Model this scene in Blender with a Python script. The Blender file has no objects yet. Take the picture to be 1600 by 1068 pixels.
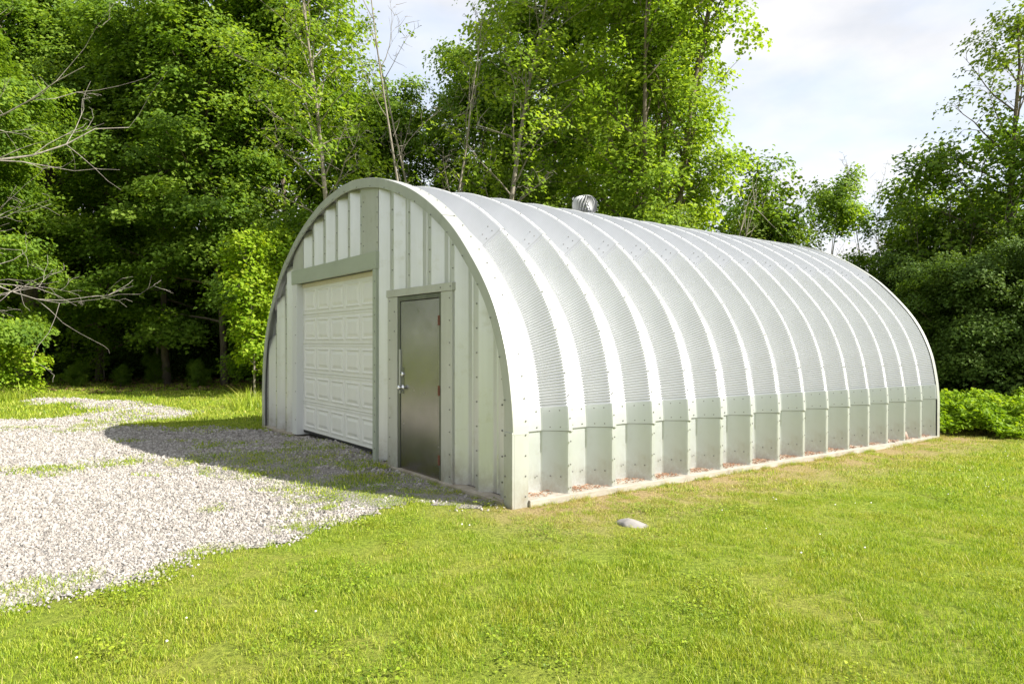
import bpy, math, random
import numpy as np
from mathutils import Vector, Matrix, Euler

R = math.radians
random.seed(4)
rng = np.random.default_rng(7)
scene = bpy.context.scene
C = scene.collection
CAMH = 1.53
FPX = 1061.0

# ------------------------------------------------------------------ camera, sky, sun, exposure
cam_data = bpy.data.cameras.new('camera')
cam = bpy.data.objects.new('camera', cam_data)
C.objects.link(cam)
cam.location = (0, 0, CAMH)
cam.rotation_euler = (R(90), 0, 0)
cam_data.sensor_width = 36
cam_data.lens = 36 * FPX / 1600
cam_data.shift_y = 0.0006
cam_data.clip_start = 0.1
cam_data.clip_end = 2000
scene.camera = cam

SUN = Vector((1.188, -0.482, 1.0)).normalized()
world = bpy.data.worlds.new('World')
scene.world = world
world.use_nodes = True
wn = world.node_tree.nodes
wl = world.node_tree.links
wn.clear()
w_out = wn.new('ShaderNodeOutputWorld')
w_bg = wn.new('ShaderNodeBackground')
w_bg.inputs['Strength'].default_value = 0.15
w_sky = wn.new('ShaderNodeTexSky')
w_sky.sky_type = 'NISHITA'
w_sky.sun_disc = False
w_sky.sun_elevation = math.asin(SUN.z)
w_sky.sun_rotation = math.atan2(SUN.x, SUN.y)
w_sky.air_density = 1.0
w_sky.dust_density = 0.8
w_tc = wn.new('ShaderNodeTexCoord')
w_map = wn.new('ShaderNodeMapping')
w_map.inputs['Scale'].default_value = (1.0, 1.0, 2.2)
w_map.inputs['Location'].default_value = (0.35, 0.1, 0.2)
w_noise = wn.new('ShaderNodeTexNoise')
w_noise.inputs['Scale'].default_value = 2.8
w_noise.inputs['Detail'].default_value = 9
w_noise.inputs['Roughness'].default_value = 0.52
w_noise.inputs['Distortion'].default_value = 0.3
w_ramp = wn.new('ShaderNodeValToRGB')
w_ramp.color_ramp.elements[0].position = 0.40
w_ramp.color_ramp.elements[0].color = (0.72, 0.72, 0.72, 1)
w_ramp.color_ramp.elements[1].position = 0.57
w_ramp.color_ramp.elements[1].color = (1, 1, 1, 1)
w_mix = wn.new('ShaderNodeMixRGB')
w_mix.inputs['Color2'].default_value = (2.95, 2.98, 3.08, 1)
w_n2 = wn.new('ShaderNodeTexNoise')
w_n2.inputs['Scale'].default_value = 4.2
w_n2.inputs['Detail'].default_value = 7
w_r2 = wn.new('ShaderNodeValToRGB')          # grey cloud undersides and white tops
w_r2.color_ramp.elements[0].position = 0.38
w_r2.color_ramp.elements[0].color = (0.78, 0.815, 0.87, 1)
w_r2.color_ramp.elements[1].position = 0.58
w_r2.color_ramp.elements[1].color = (1, 1, 1, 1)
w_mul = wn.new('ShaderNodeMixRGB'); w_mul.blend_type = 'MULTIPLY'
w_mul.inputs['Fac'].default_value = 1.0
w_mul.inputs['Color2'].default_value = (3.0, 2.98, 3.0, 1)
wl.new(w_map.outputs['Vector'], w_n2.inputs['Vector'])
wl.new(w_n2.outputs['Fac'], w_r2.inputs['Fac'])
wl.new(w_r2.outputs['Color'], w_mul.inputs['Color1'])
wl.new(w_mul.outputs['Color'], w_mix.inputs['Color2'])
wl.new(w_tc.outputs['Generated'], w_map.inputs['Vector'])
wl.new(w_map.outputs['Vector'], w_noise.inputs['Vector'])
wl.new(w_noise.outputs['Fac'], w_ramp.inputs['Fac'])
wl.new(w_ramp.outputs['Color'], w_mix.inputs['Fac'])
wl.new(w_sky.outputs['Color'], w_mix.inputs['Color1'])
wl.new(w_mix.outputs['Color'], w_bg.inputs['Color'])
wl.new(w_bg.outputs['Background'], w_out.inputs['Surface'])

sun_data = bpy.data.lights.new('sun', 'SUN')
sun_data.energy = 4.6
sun_data.angle = R(0.55)
sun_data.color = (1.0, 0.945, 0.85)
sun = bpy.data.objects.new('sun', sun_data)
C.objects.link(sun)
sun.rotation_euler = SUN.to_track_quat('Z', 'Y').to_euler()
sun.location = (20, -10, 30)

scene.view_settings.view_transform = 'Standard'
scene.view_settings.look = 'None'
scene.view_settings.gamma = 1.0
scene.view_settings.use_curve_mapping = False
scene.view_settings.exposure = 1.25
scene.render.engine = 'CYCLES'
scene.cycles.max_bounces = 8
scene.cycles.transparent_max_bounces = 8

# ------------------------------------------------------------------ material helpers
def new_mat(name):
    m = bpy.data.materials.new(name)
    m.use_nodes = True
    nt = m.node_tree
    return m, nt, nt.nodes['Principled BSDF']

def noise(nt, scale, detail=4, rough=0.55, vec=None, dist=0.0):
    n = nt.nodes.new('ShaderNodeTexNoise')
    n.inputs['Scale'].default_value = scale
    n.inputs['Detail'].default_value = detail
    n.inputs['Roughness'].default_value = rough
    n.inputs['Distortion'].default_value = dist
    if vec is not None:
        nt.links.new(vec, n.inputs['Vector'])
    return n

def pos_vec(nt, scale=(1, 1, 1)):
    g = nt.nodes.new('ShaderNodeNewGeometry')
    mp = nt.nodes.new('ShaderNodeMapping')
    mp.inputs['Scale'].default_value = scale
    nt.links.new(g.outputs['Position'], mp.inputs['Vector'])
    return mp.outputs['Vector']

def obj_vec(nt, scale=(1, 1, 1)):
    g = nt.nodes.new('ShaderNodeTexCoord')
    mp = nt.nodes.new('ShaderNodeMapping')
    mp.inputs['Scale'].default_value = scale
    nt.links.new(g.outputs['Object'], mp.inputs['Vector'])
    return mp.outputs['Vector']

def ramp(nt, src, stops):
    r = nt.nodes.new('ShaderNodeValToRGB')
    el = r.color_ramp.elements
    while len(el) < len(stops):
        el.new(0.5)
    for e, (p, c) in zip(el, stops):
        e.position = p
        e.color = tuple(c) + (1,) if len(c) == 3 else c
    nt.links.new(src, r.inputs['Fac'])
    return r.outputs['Color']

def mixc(nt, fac, a, b, mode='MIX'):
    m = nt.nodes.new('ShaderNodeMixRGB')
    m.blend_type = mode
    for inp, v in (('Fac', fac), ('Color1', a), ('Color2', b)):
        if isinstance(v, (int, float)):
            m.inputs[inp].default_value = v
        elif isinstance(v, tuple):
            m.inputs[inp].default_value = v + (1,) if len(v) == 3 else v
        else:
            nt.links.new(v, m.inputs[inp])
    return m.outputs['Color']

def bump(nt, bsdf, src, strength, dist=0.01):
    b = nt.nodes.new('ShaderNodeBump')
    b.inputs['Strength'].default_value = strength
    b.inputs['Distance'].default_value = dist
    nt.links.new(src, b.inputs['Height'])
    nt.links.new(b.outputs['Normal'], bsdf.inputs['Normal'])

def metal_mat(name, col, col2, metallic, rough, streak=(3, 3, 0.6), bumpy=0.08, dirt=None):
    m, nt, b = new_mat(name)
    v = obj_vec(nt, streak)
    n1 = noise(nt, 1.6, 6, 0.6, v)
    c = ramp(nt, n1.outputs['Fac'], [(0.3, col2), (0.7, col)])
    if dirt:
        n2 = noise(nt, 5.0, 8, 0.7, obj_vec(nt))
        f = ramp(nt, n2.outputs['Fac'], [(0.56, (0, 0, 0)), (0.75, (0.5, 0.5, 0.5))])
        c = mixc(nt, f, c, dirt)
    if name in ('wall_steel', 'lower_arch_steel', 'trim_steel', 'stainless_door', 'flashing_steel'):
        # mud splash along the foot of the walls
        tc = nt.nodes.new('ShaderNodeTexCoord'); sp = nt.nodes.new('ShaderNodeSeparateXYZ')
        nt.links.new(tc.outputs['Object'], sp.inputs['Vector'])
        mr = nt.nodes.new('ShaderNodeMapRange'); mr.inputs['From Min'].default_value = 0.42; mr.inputs['From Max'].default_value = -0.02
        nt.links.new(sp.outputs['Z'], mr.inputs['Value'])
        n5 = noise(nt, 7, 8, 0.75, obj_vec(nt, (1, 1, 0.7)))
        mu = nt.nodes.new('ShaderNodeMath'); mu.operation = 'MULTIPLY'
        nt.links.new(mr.outputs['Result'], mu.inputs[0])
        nt.links.new(ramp(nt, n5.outputs['Fac'], [(0.38, (0, 0, 0)), (0.68, (0.85, 0.85, 0.85))]), mu.inputs[1])
        c = mixc(nt, mu.outputs['Value'], c, (0.27, 0.22, 0.15))
    nt.links.new(c, b.inputs['Base Color'])
    b.inputs['Metallic'].default_value = metallic
    n3 = noise(nt, 9, 4, 0.6, obj_vec(nt))
    rr = nt.nodes.new('ShaderNodeMapRange')
    rr.inputs['To Min'].default_value = rough - 0.06
    rr.inputs['To Max'].default_value = rough + 0.1
    nt.links.new(n3.outputs['Fac'], rr.inputs['Value'])
    nt.links.new(rr.outputs['Result'], b.inputs['Roughness'])
    n4 = noise(nt, 2.2, 3, 0.5, obj_vec(nt))
    bump(nt, b, n4.outputs['Fac'], bumpy, 0.05)
    return m

M = {}
M['arch'] = metal_mat('arch_steel', (0.565, 0.578, 0.592), (0.515, 0.528, 0.54), 0.42, 0.42, (2, 2, 0.5), 0.02, (0.47, 0.46, 0.43))
M['arch_low'] = metal_mat('lower_arch_steel', (0.54, 0.567, 0.56), (0.485, 0.512, 0.505), 0.60, 0.38, (2, 2, 0.5), 0.04, (0.40, 0.38, 0.30))
M['flash'] = metal_mat('flashing_steel', (0.49, 0.505, 0.475), (0.43, 0.445, 0.415), 0.5, 0.42, (3, 3, 0.6), 0.05)
M['wall'] = metal_mat('wall_steel', (0.69, 0.695, 0.70), (0.60, 0.605, 0.605), 0.70, 0.38, (4, 4, 0.3), 0.07, (0.45, 0.44, 0.33))
M['trim'] = metal_mat('trim_steel', (0.57, 0.575, 0.55), (0.50, 0.505, 0.475), 0.5, 0.42, (3, 3, 0.6), 0.06, (0.36, 0.35, 0.25))
M['door'] = metal_mat('stainless_door', (0.33, 0.33, 0.315), (0.25, 0.25, 0.235), 0.97, 0.22, (1.2, 1.2, 1.2), 0.02)
M['frame'] = metal_mat('door_frame_steel', (0.22, 0.23, 0.20), (0.15, 0.16, 0.14), 0.85, 0.38)
M['chrome'] = metal_mat('knob_chrome', (0.85, 0.85, 0.85), (0.8, 0.8, 0.8), 1.0, 0.15)
M['bolt'] = metal_mat('bolt_steel', (0.27, 0.27, 0.26), (0.18, 0.18, 0.17), 0.6, 0.45)
M['vent'] = metal_mat('vent_aluminium', (0.40, 0.41, 0.42), (0.30, 0.31, 0.32), 0.6, 0.5)
M['rust'] = metal_mat('rusty_hinge', (0.22, 0.09, 0.05), (0.11, 0.05, 0.035), 0.3, 0.7, (30, 30, 30))
M['garage'] = metal_mat('garage_door_paint', (0.76, 0.76, 0.72), (0.70, 0.705, 0.665), 0.0, 0.42, (3, 3, 1), 0.03, (0.62, 0.60, 0.50))
M['jamb'] = metal_mat('jamb_paint', (0.66, 0.67, 0.66), (0.60, 0.61, 0.59), 0.0, 0.5)
M['header'] = metal_mat('header_paint', (0.40, 0.44, 0.365), (0.36, 0.395, 0.325), 0.2, 0.45, (1, 1, 3), 0.08)
M['tan'] = metal_mat('tan_strip', (0.66, 0.60, 0.44), (0.56, 0.51, 0.38), 0.0, 0.6)
M['dark'] = metal_mat('dark_gap', (0.03, 0.03, 0.03), (0.02, 0.02, 0.02), 0.0, 0.8)

def board_mat():
    m, nt, b = new_mat('weathered_board')
    n1 = noise(nt, 3, 8, 0.7, obj_vec(nt, (4, 1.2, 6)))
    c = ramp(nt, n1.outputs['Fac'], [(0.3, (0.13, 0.095, 0.065)), (0.42, (0.28, 0.255, 0.21)), (0.7, (0.38, 0.36, 0.31))])
    nt.links.new(c, b.inputs['Base Color'])
    b.inputs['Roughness'].default_value = 0.8
    bump(nt, b, n1.outputs['Fac'], 0.5, 0.01)
    return m
M['board'] = board_mat()

def concrete_mat():
    m, nt, b = new_mat('old_concrete')
    n1 = noise(nt, 4, 8, 0.7, obj_vec(nt))
    c = ramp(nt, n1.outputs['Fac'], [(0.3, (0.22, 0.18, 0.13)), (0.6, (0.40, 0.36, 0.29)), (0.8, (0.5, 0.47, 0.4))])
    nt.links.new(c, b.inputs['Base Color'])
    b.inputs['Roughness'].default_value = 0.9
    bump(nt, b, n1.outputs['Fac'], 0.6, 0.02)
    return m
M['concrete'] = concrete_mat()

def leaf_mat(name, dark, mid, light, trans=0.35, rough=0.45):
    """leaf colour varies leaf by leaf through the 'tint' attribute"""
    m, nt, b = new_mat(name)
    a = nt.nodes.new('ShaderNodeAttribute')
    a.attribute_name = 'tint'
    c = ramp(nt, a.outputs['Fac'], [(0.0, dark), (0.5, mid), (1.0, light)])
    nt.links.new(c, b.inputs['Base Color'])
    b.inputs['Roughness'].default_value = 0.55
    b.inputs['Specular IOR Level'].default_value = 0.15
    t = nt.nodes.new('ShaderNodeBsdfTranslucent')
    tc = mixc(nt, 1.0, c, (1.5, 1.45, 0.5), 'MULTIPLY')
    nt.links.new(tc, t.inputs['Color'])
    mx = nt.nodes.new('ShaderNodeMixShader')
    mx.inputs['Fac'].default_value = trans
    nt.links.new(b.outputs['BSDF'], mx.inputs[1])
    nt.links.new(t.outputs['BSDF'], mx.inputs[2])
    nt.links.new(mx.outputs['Shader'], nt.nodes['Material Output'].inputs['Surface'])
    return m
M['maple'] = leaf_mat('maple_leaf', (0.08, 0.15, 0.02), (0.155, 0.255, 0.032), (0.27, 0.37, 0.055), 0.48)
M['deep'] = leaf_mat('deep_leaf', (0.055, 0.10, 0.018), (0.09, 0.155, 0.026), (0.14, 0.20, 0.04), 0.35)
M['ash'] = leaf_mat('ash_leaf', (0.15, 0.25, 0.028), (0.24, 0.35, 0.04), (0.34, 0.43, 0.07), 0.48)
M['bush'] = leaf_mat('bush_leaf', (0.10, 0.16, 0.022), (0.16, 0.235, 0.035), (0.24, 0.31, 0.06), 0.40)
M['bright'] = leaf_mat('bright_leaf', (0.14, 0.25, 0.012), (0.23, 0.35, 0.02), (0.34, 0.42, 0.04), 0.42)
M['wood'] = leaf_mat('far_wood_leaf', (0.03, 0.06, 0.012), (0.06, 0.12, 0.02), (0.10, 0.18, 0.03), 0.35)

def bark_mat(name, a, c2, sc=6):
    m, nt, b = new_mat(name)
    n1 = noise(nt, sc, 8, 0.7, pos_vec(nt, (1, 1, 0.25)), 0.5)
    c = ramp(nt, n1.outputs['Fac'], [(0.32, a), (0.65, c2)])
    nt.links.new(c, b.inputs['Base Color'])
    b.inputs['Roughness'].default_value = 0.9
    bump(nt, b, n1.outputs['Fac'], 0.7, 0.03)
    return m
M['bark'] = bark_mat('brown_bark', (0.06, 0.048, 0.035), (0.19, 0.155, 0.115))
M['bark_grey'] = bark_mat('grey_bark', (0.11, 0.095, 0.075), (0.30, 0.265, 0.215))
M['dead'] = bark_mat('dead_bark', (0.15, 0.135, 0.115), (0.36, 0.325, 0.28), 9)

def stone_mat(name, stops, sc=12):
    m, nt, b = new_mat(name)
    oi = nt.nodes.new('ShaderNodeObjectInfo')
    n1 = noise(nt, sc, 6, 0.6, pos_vec(nt))
    mx = nt.nodes.new('ShaderNodeMath'); mx.operation = 'MULTIPLY_ADD'
    mx.inputs[1].default_value = 0.75
    nt.links.new(oi.outputs['Random'], mx.inputs[0])
    ms = nt.nodes.new('ShaderNodeMath'); ms.operation = 'MULTIPLY'
    ms.inputs[1].default_value = 0.35
    nt.links.new(n1.outputs['Fac'], ms.inputs[0])
    nt.links.new(ms.outputs['Value'], mx.inputs[2])
    c = ramp(nt, mx.outputs['Value'], stops)
    nt.links.new(c, b.inputs['Base Color'])
    b.inputs['Roughness'].default_value = 0.85
    bump(nt, b, n1.outputs['Fac'], 0.4, 0.01)
    return m
M['gravel'] = stone_mat('limestone_gravel', [(0.05, (0.09, 0.08, 0.07)), (0.2, (0.20, 0.182, 0.163)), (0.5, (0.30, 0.277, 0.252)), (0.95, (0.45, 0.425, 0.395))])
M['rock'] = stone_mat('grey_rock', [(0.05, (0.15, 0.14, 0.13)), (0.5, (0.25, 0.235, 0.225)), (1.0, (0.36, 0.34, 0.32))], 24)
M['pink_rock'] = stone_mat('pink_rock', [(0.05, (0.27, 0.18, 0.145)), (1.0, (0.42, 0.31, 0.26))], 9)
M['debris'] = stone_mat('needle_debris', [(0.1, (0.12, 0.055, 0.03)), (0.5, (0.26, 0.135, 0.075)), (0.9, (0.38, 0.26, 0.18))], 9)
M['litter'] = stone_mat('leaf_litter', [(0.1, (0.08, 0.045, 0.025)), (0.5, (0.16, 0.09, 0.05)), (0.9, (0.26, 0.16, 0.09))], 9)

# ------------------------------------------------------------------ object helpers
def tag(o, label=None, cat=None, group=None, kind=None):
    if label: o['label'] = label
    if cat: o['category'] = cat
    if group: o['group'] = group
    if kind: o['kind'] = kind
    return o

def empty(name, loc=(0, 0, 0), rz=0):
    o = bpy.data.objects.new(name, None)
    o.location = loc
    o.rotation_euler = (0, 0, rz)
    o.empty_display_size = 0.3
    C.objects.link(o)
    return o

class MB:
    def __init__(self):
        self.v = []; self.f = []
    def quad(self, *p):
        n = len(self.v); self.v += [tuple(q) for q in p]; self.f.append(tuple(range(n, n + len(p))))
    def box(self, x0, x1, y0, y1, z0, z1):
        n = len(self.v)
        self.v += [(x0, y0, z0), (x1, y0, z0), (x1, y1, z0), (x0, y1, z0), (x0, y0, z1), (x1, y0, z1), (x1, y1, z1), (x0, y1, z1)]
        self.f += [tuple(n + i for i in q) for q in ((0, 3, 2, 1), (4, 5, 6, 7), (0, 1, 5, 4), (1, 2, 6, 5), (2, 3, 7, 6), (3, 0, 4, 7))]
    def grid(self, rows):
        n = len(self.v); k = len(rows[0])
        for r in rows: self.v += [tuple(p) for p in r]
        for i in range(len(rows) - 1):
            for j in range(k - 1):
                a = n + i * k + j
                self.f.append((a, a + 1, a + k + 1, a + k))
    def tube(self, pts, rad, sides=6, cap=True):
        n = len(self.v); m = len(pts)
        ref = Vector((0.3, 0.9, 0.2)).normalized()
        for i, p in enumerate(pts):
            p = Vector(p)
            d = (Vector(pts[min(i + 1, m - 1)]) - Vector(pts[max(i - 1, 0)])).normalized()
            a = d.cross(ref)
            if a.length < 0.05: a = d.cross(Vector((1, 0, 0)))
            a.normalize(); b = d.cross(a)
            r = rad[i]
            for k in range(sides):
                t = 2 * math.pi * k / sides
                self.v.append(tuple(p + a * (math.cos(t) * r) + b * (math.sin(t) * r)))
        for i in range(m - 1):
            for k in range(sides):
                a0 = n + i * sides + k; a1 = n + i * sides + (k + 1) % sides
                self.f.append((a0, a1, a1 + sides, a0 + sides))
        if cap:
            self.f.append(tuple(n + k for k in range(sides))[::-1])
            self.f.append(tuple(n + (m - 1) * sides + k for k in range(sides)))
    def mesh(self, name, mat, smooth=False):
        me = bpy.data.meshes.new(name)
        me.from_pydata(self.v, [], self.f)
        if smooth:
            me.shade_smooth()
        me.materials.append(mat)
        me.update()
        return me
    def build(self, name, mat, parent=None, smooth=False):
        o = bpy.data.objects.new(name, self.mesh(name, mat, smooth))
        C.objects.link(o)
        if parent: o.parent = parent
        return o

def bevel(o, w, seg=2):
    m = o.modifiers.new('bevel', 'BEVEL'); m.width = w; m.segments = seg; m.limit_method = 'ANGLE'
    return o

def fast_mesh(name, V, F, mat, tint=None, smooth=False):
    me = bpy.data.meshes.new(name)
    nv, nf, k = len(V), len(F), F.shape[1]
    me.vertices.add(nv); me.vertices.foreach_set('co', V.astype(np.float32).ravel())
    me.loops.add(nf * k); me.loops.foreach_set('vertex_index', F.astype(np.int32).ravel())
    me.polygons.add(nf)
    me.polygons.foreach_set('loop_start', np.arange(0, nf * k, k, dtype=np.int32))
    me.update(calc_edges=True)
    if tint is not None:
        a = me.attributes.new('tint', 'FLOAT', 'FACE')
        a.data.foreach_set('value', tint.astype(np.float32))
    if smooth: me.shade_smooth()
    me.materials.append(mat)
    me.validate()
    return me

def leaf_geometry(P, N, size, g, aspect=0.72, fold=0.18):
    """one folded four-cornered leaf at every point P with normal N"""
    n = len(P)
    rnd = g.normal(size=(n, 3))
    T = np.cross(N, rnd); T /= np.linalg.norm(T, axis=1, keepdims=True) + 1e-9
    B = np.cross(N, T)
    s = size[:, None]
    a = P - T * s * 0.5
    c = P + T * s * 0.5 - N * s * fold * 0.5
    b = P + B * s * aspect * 0.5 + N * s * fold - T * s * 0.05
    d = P - B * s * aspect * 0.5 + N * s * fold - T * s * 0.05
    V = np.stack([a, b, c, d], 1).reshape(-1, 3)
    i = np.arange(n) * 4
    F = np.concatenate([np.stack([i, i + 1, i + 2], 1), np.stack([i, i + 2, i + 3], 1)])
    return V, F

def scatter(name, P, rot, scale, idx, protos, label, cat, kind='stuff', group=None):
    """many small pieces of one kind set on given points (geometry nodes)"""
    me = bpy.data.meshes.new(name)
    me.vertices.add(len(P)); me.vertices.foreach_set('co', np.asarray(P, np.float32).ravel())
    for nm, ty, key, arr in (('rot', 'FLOAT_VECTOR', 'vector', rot), ('scl', 'FLOAT', 'value', scale), ('idx', 'INT', 'value', idx)):
        a = me.attributes.new(nm, ty, 'POINT')
        a.data.foreach_set(key, np.asarray(arr, np.int32 if ty == 'INT' else np.float32).ravel())
    o = bpy.data.objects.new(name, me); C.objects.link(o)
    ng = bpy.data.node_groups.new(name + '_nodes', 'GeometryNodeTree')
    ng.interface.new_socket('Geometry', in_out='INPUT', socket_type='NodeSocketGeometry')
    ng.interface.new_socket('Geometry', in_out='OUTPUT', socket_type='NodeSocketGeometry')
    gi = ng.nodes.new('NodeGroupInput'); go = ng.nodes.new('NodeGroupOutput')
    iop = ng.nodes.new('GeometryNodeInstanceOnPoints')
    iop.inputs['Pick Instance'].default_value = True
    jn = ng.nodes.new('GeometryNodeJoinGeometry')
    for p in protos:
        oi = ng.nodes.new('GeometryNodeObjectInfo')
        oi.inputs['Object'].default_value = p
        oi.inputs['As Instance'].default_value = True
        ng.links.new(oi.outputs['Geometry'], jn.inputs[0])
    def attr(nm, ty):
        a = ng.nodes.new('GeometryNodeInputNamedAttribute'); a.data_type = ty
        a.inputs['Name'].default_value = nm
        return a.outputs['Attribute']
    e2r = ng.nodes.new('FunctionNodeEulerToRotation')
    ng.links.new(attr('rot', 'FLOAT_VECTOR'), e2r.inputs[0])
    ng.links.new(gi.outputs[0], iop.inputs['Points'])
    ng.links.new(jn.outputs[0], iop.inputs['Instance'])
    ng.links.new(attr('idx', 'INT'), iop.inputs['Instance Index'])
    ng.links.new(e2r.outputs[0], iop.inputs['Rotation'])
    ng.links.new(attr('scl', 'FLOAT'), iop.inputs['Scale'])
    ng.links.new(iop.outputs[0], go.inputs[0])
    md = o.modifiers.new('scatter', 'NODES'); md.node_group = ng
    return tag(o, label, cat, group, kind)

# ------------------------------------------------------------------ the lie of the land
TH = R(-53.05)
BO = Vector((0.0177, 6.2436, 0))
BX = Vector((math.cos(TH), math.sin(TH), 0))
BY = Vector((-math.sin(TH), math.cos(TH), 0))
SL = 0.0163      # the ground and the footing fall this much per metre along the building

def local_xy(x, y):
    dx = x - BO.x; dy = y - BO.y
    return dx * BX.x + dy * BX.y, dx * BY.x + dy * BY.y

def gz(x, y):
    """ground height (works on arrays)"""
    lx, ly = local_xy(np.asarray(x, float), np.asarray(y, float))
    fall = np.clip(ly, 0, 12) * SL * np.clip((lx + 6) / 5, 0, 1)
    hump = 0.095 * np.exp(-((lx + 4.2) / 1.25) ** 2 - ((ly + 0.1) / 1.5) ** 2)
    roll = 0.02 * np.sin(x * 0.9 + 1.3) * np.sin(y * 0.7) * np.clip((np.hypot(x, y) - 9) / 6, 0, 1)
    return hump - fall + roll

def W(px, d, dz=0.0):
    x = (px - 800) / FPX * d
    return (x, d, float(gz(x, d)) + dz)

def gpt(px, py):
    d = CAMH * FPX / (py - 535)
    return ((px - 800) / FPX * d, d)

# gravel outline, as points on the ground
gravel_px = [(-320, 1000), (-150, 962), (0, 938), (80, 922), (150, 912), (230, 893), (310, 878), (400, 858), (470, 843), (545, 818), (600, 800), (660, 790), (735, 788), (770, 785), (776, 779), (735, 762),
             (690, 752), (640, 738), (600, 722), (560, 704), (500, 688), (440, 676), (380, 671), (310, 668), (240, 668), (190, 666), (175, 662), (230, 657), (275, 652), (302, 645), (285, 640), (240, 633), (190, 628), (120, 623), (50, 622), (38, 627),
             (60, 632), (110, 635), (150, 641), (125, 648), (90, 653), (40, 656), (-60, 658), (-400, 662)]
gravel_poly = np.array([gpt(*p) for p in gravel_px])

def in_poly(x, y, poly):
    ins = np.zeros(len(x), bool)
    j = len(poly) - 1
    for i in range(len(poly)):
        xi, yi = poly[i]; xj, yj = poly[j]
        c = ((yi > y) != (yj > y)) & (x < (xj - xi) * (y - yi) / (yj - yi + 1e-12) + xi)
        ins ^= c
        j = i
    return ins

def poly_dist(x, y, poly):
    d = np.full(len(x), 1e9)
    for i in range(len(poly)):
        a = poly[i]; b = poly[(i + 1) % len(poly)]
        ab = b - a; t = np.clip(((x - a[0]) * ab[0] + (y - a[1]) * ab[1]) / (ab @ ab), 0, 1)
        d = np.minimum(d, np.hypot(x - a[0] - t * ab[0], y - a[1] - t * ab[1]))
    return d

def vnoise(x, y, s, seed=0):
    """smooth value noise, 0..1"""
    x = x / s + 100 + seed * 17.3; y = y / s + 100 + seed * 5.1
    xi = np.floor(x).astype(int); yi = np.floor(y).astype(int)
    fx = x - xi; fy = y - yi
    fx = fx * fx * (3 - 2 * fx); fy = fy * fy * (3 - 2 * fy)
    def h(a, b):
        v = np.sin(a * 127.1 + b * 311.7 + seed * 74.7) * 43758.5453
        return v - np.floor(v)
    return (h(xi, yi) * (1 - fx) + h(xi + 1, yi) * fx) * (1 - fy) + (h(xi, yi + 1) * (1 - fx) + h(xi + 1, yi + 1) * fx) * fy

# ground: one sheet to the horizon
def axis(lo, hi, step, far):
    a = list(np.arange(lo, hi + step, step))
    k = step; p = lo; left = []
    while p > -far: k *= 1.5; p -= k; left.append(p)
    k = step; p = a[-1]; right = []
    while p < far: k *= 1.5; p += k; right.append(p)
    return np.array(left[::-1] + a + right)
gx = axis(-22, 22, 0.3, 900); gy = axis(-2, 34, 0.3, 900)
GX, GY = np.meshgrid(gx, gy)
GZ = gz(GX, GY)
near_f = ((np.abs(GX) < 22) & (GY < 34) & (GY > -2))
GZ = GZ + near_f * 0.012 * (vnoise(GX.ravel(), GY.ravel(), 0.8).reshape(GX.shape) - 0.5)
Vg = np.stack([GX, GY, GZ], -1).reshape(-1, 3)
nx, ny = len(gx), len(gy)
ii, jj = np.meshgrid(np.arange(nx - 1), np.arange(ny - 1))
q = (jj * nx + ii).ravel()
Fg = np.stack([q, q + 1, q + nx + 1, q + nx], 1)

def soil_factor(nt):
    """0..1: dry straw beside the building's long side, from the distance to it"""
    g = nt.nodes.new('ShaderNodeNewGeometry')
    mp = nt.nodes.new('ShaderNodeMapping'); mp.vector_type = 'TEXTURE'
    mp.inputs['Location'].default_value = BO
    mp.inputs['Rotation'].default_value = (0, 0, TH)
    nt.links.new(g.outputs['Position'], mp.inputs['Vector'])
    sp = nt.nodes.new('ShaderNodeSeparateXYZ'); nt.links.new(mp.outputs['Vector'], sp.inputs['Vector'])
    def mr(src, a, b, c, d):
        r = nt.nodes.new('ShaderNodeMapRange'); r.interpolation_type = 'SMOOTHSTEP'
        for k, v in zip(('From Min', 'From Max', 'To Min', 'To Max'), (a, b, c, d)): r.inputs[k].default_value = v
        nt.links.new(src, r.inputs['Value']); return r.outputs['Result']
    def mul(a, b):
        m = nt.nodes.new('ShaderNodeMath'); m.operation = 'MULTIPLY'
        nt.links.new(a, m.inputs[0]); nt.links.new(b, m.inputs[1]); return m.outputs['Value']
    a = mr(sp.outputs['X'], 0.1, 1.7, 0.85, 0)
    b = mr(sp.outputs['X'], -0.6, -0.1, 0, 1)
    c = mr(sp.outputs['Y'], -1.0, 0.3, 0, 1)
    return mul(mul(a, b), c)

def ground_mat():
    m, nt, b = new_mat('lawn_soil')
    v = pos_vec(nt)
    n1 = noise(nt, 0.8, 6, 0.6, v); n2 = noise(nt, 28, 6, 0.75, v)
    c1 = ramp(nt, n2.outputs['Fac'], [(0.3, (0.06, 0.09, 0.014)), (0.5, (0.18, 0.24, 0.028)), (0.72, (0.33, 0.39, 0.055))])
    c2 = ramp(nt, n2.outputs['Fac'], [(0.3, (0.13, 0.14, 0.03)), (0.6, (0.30, 0.32, 0.06)), (0.75, (0.42, 0.39, 0.10))])
    f = ramp(nt, n1.outputs['Fac'], [(0.45, (0, 0, 0)), (0.62, (0.9, 0.9, 0.9))])
    c = mixc(nt, f, c1, c2)
    c = mixc(nt, soil_factor(nt), c, ramp(nt, n2.outputs['Fac'], [(0.3, (0.20, 0.13, 0.07)), (0.7, (0.44, 0.33, 0.18))]))
    nt.links.new(c, b.inputs['Base Color'])
    b.inputs['Roughness'].default_value = 0.95
    b.inputs['Specular IOR Level'].default_value = 0.1
    bump(nt, b, n2.outputs['Fac'], 0.9, 0.04)
    return m
M['ground'] = ground_mat()
me = fast_mesh('ground', Vg, Fg, M['ground'], smooth=True)
ground = bpy.data.objects.new('ground', me); C.objects.link(ground)
tag(ground, kind='structure')

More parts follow.
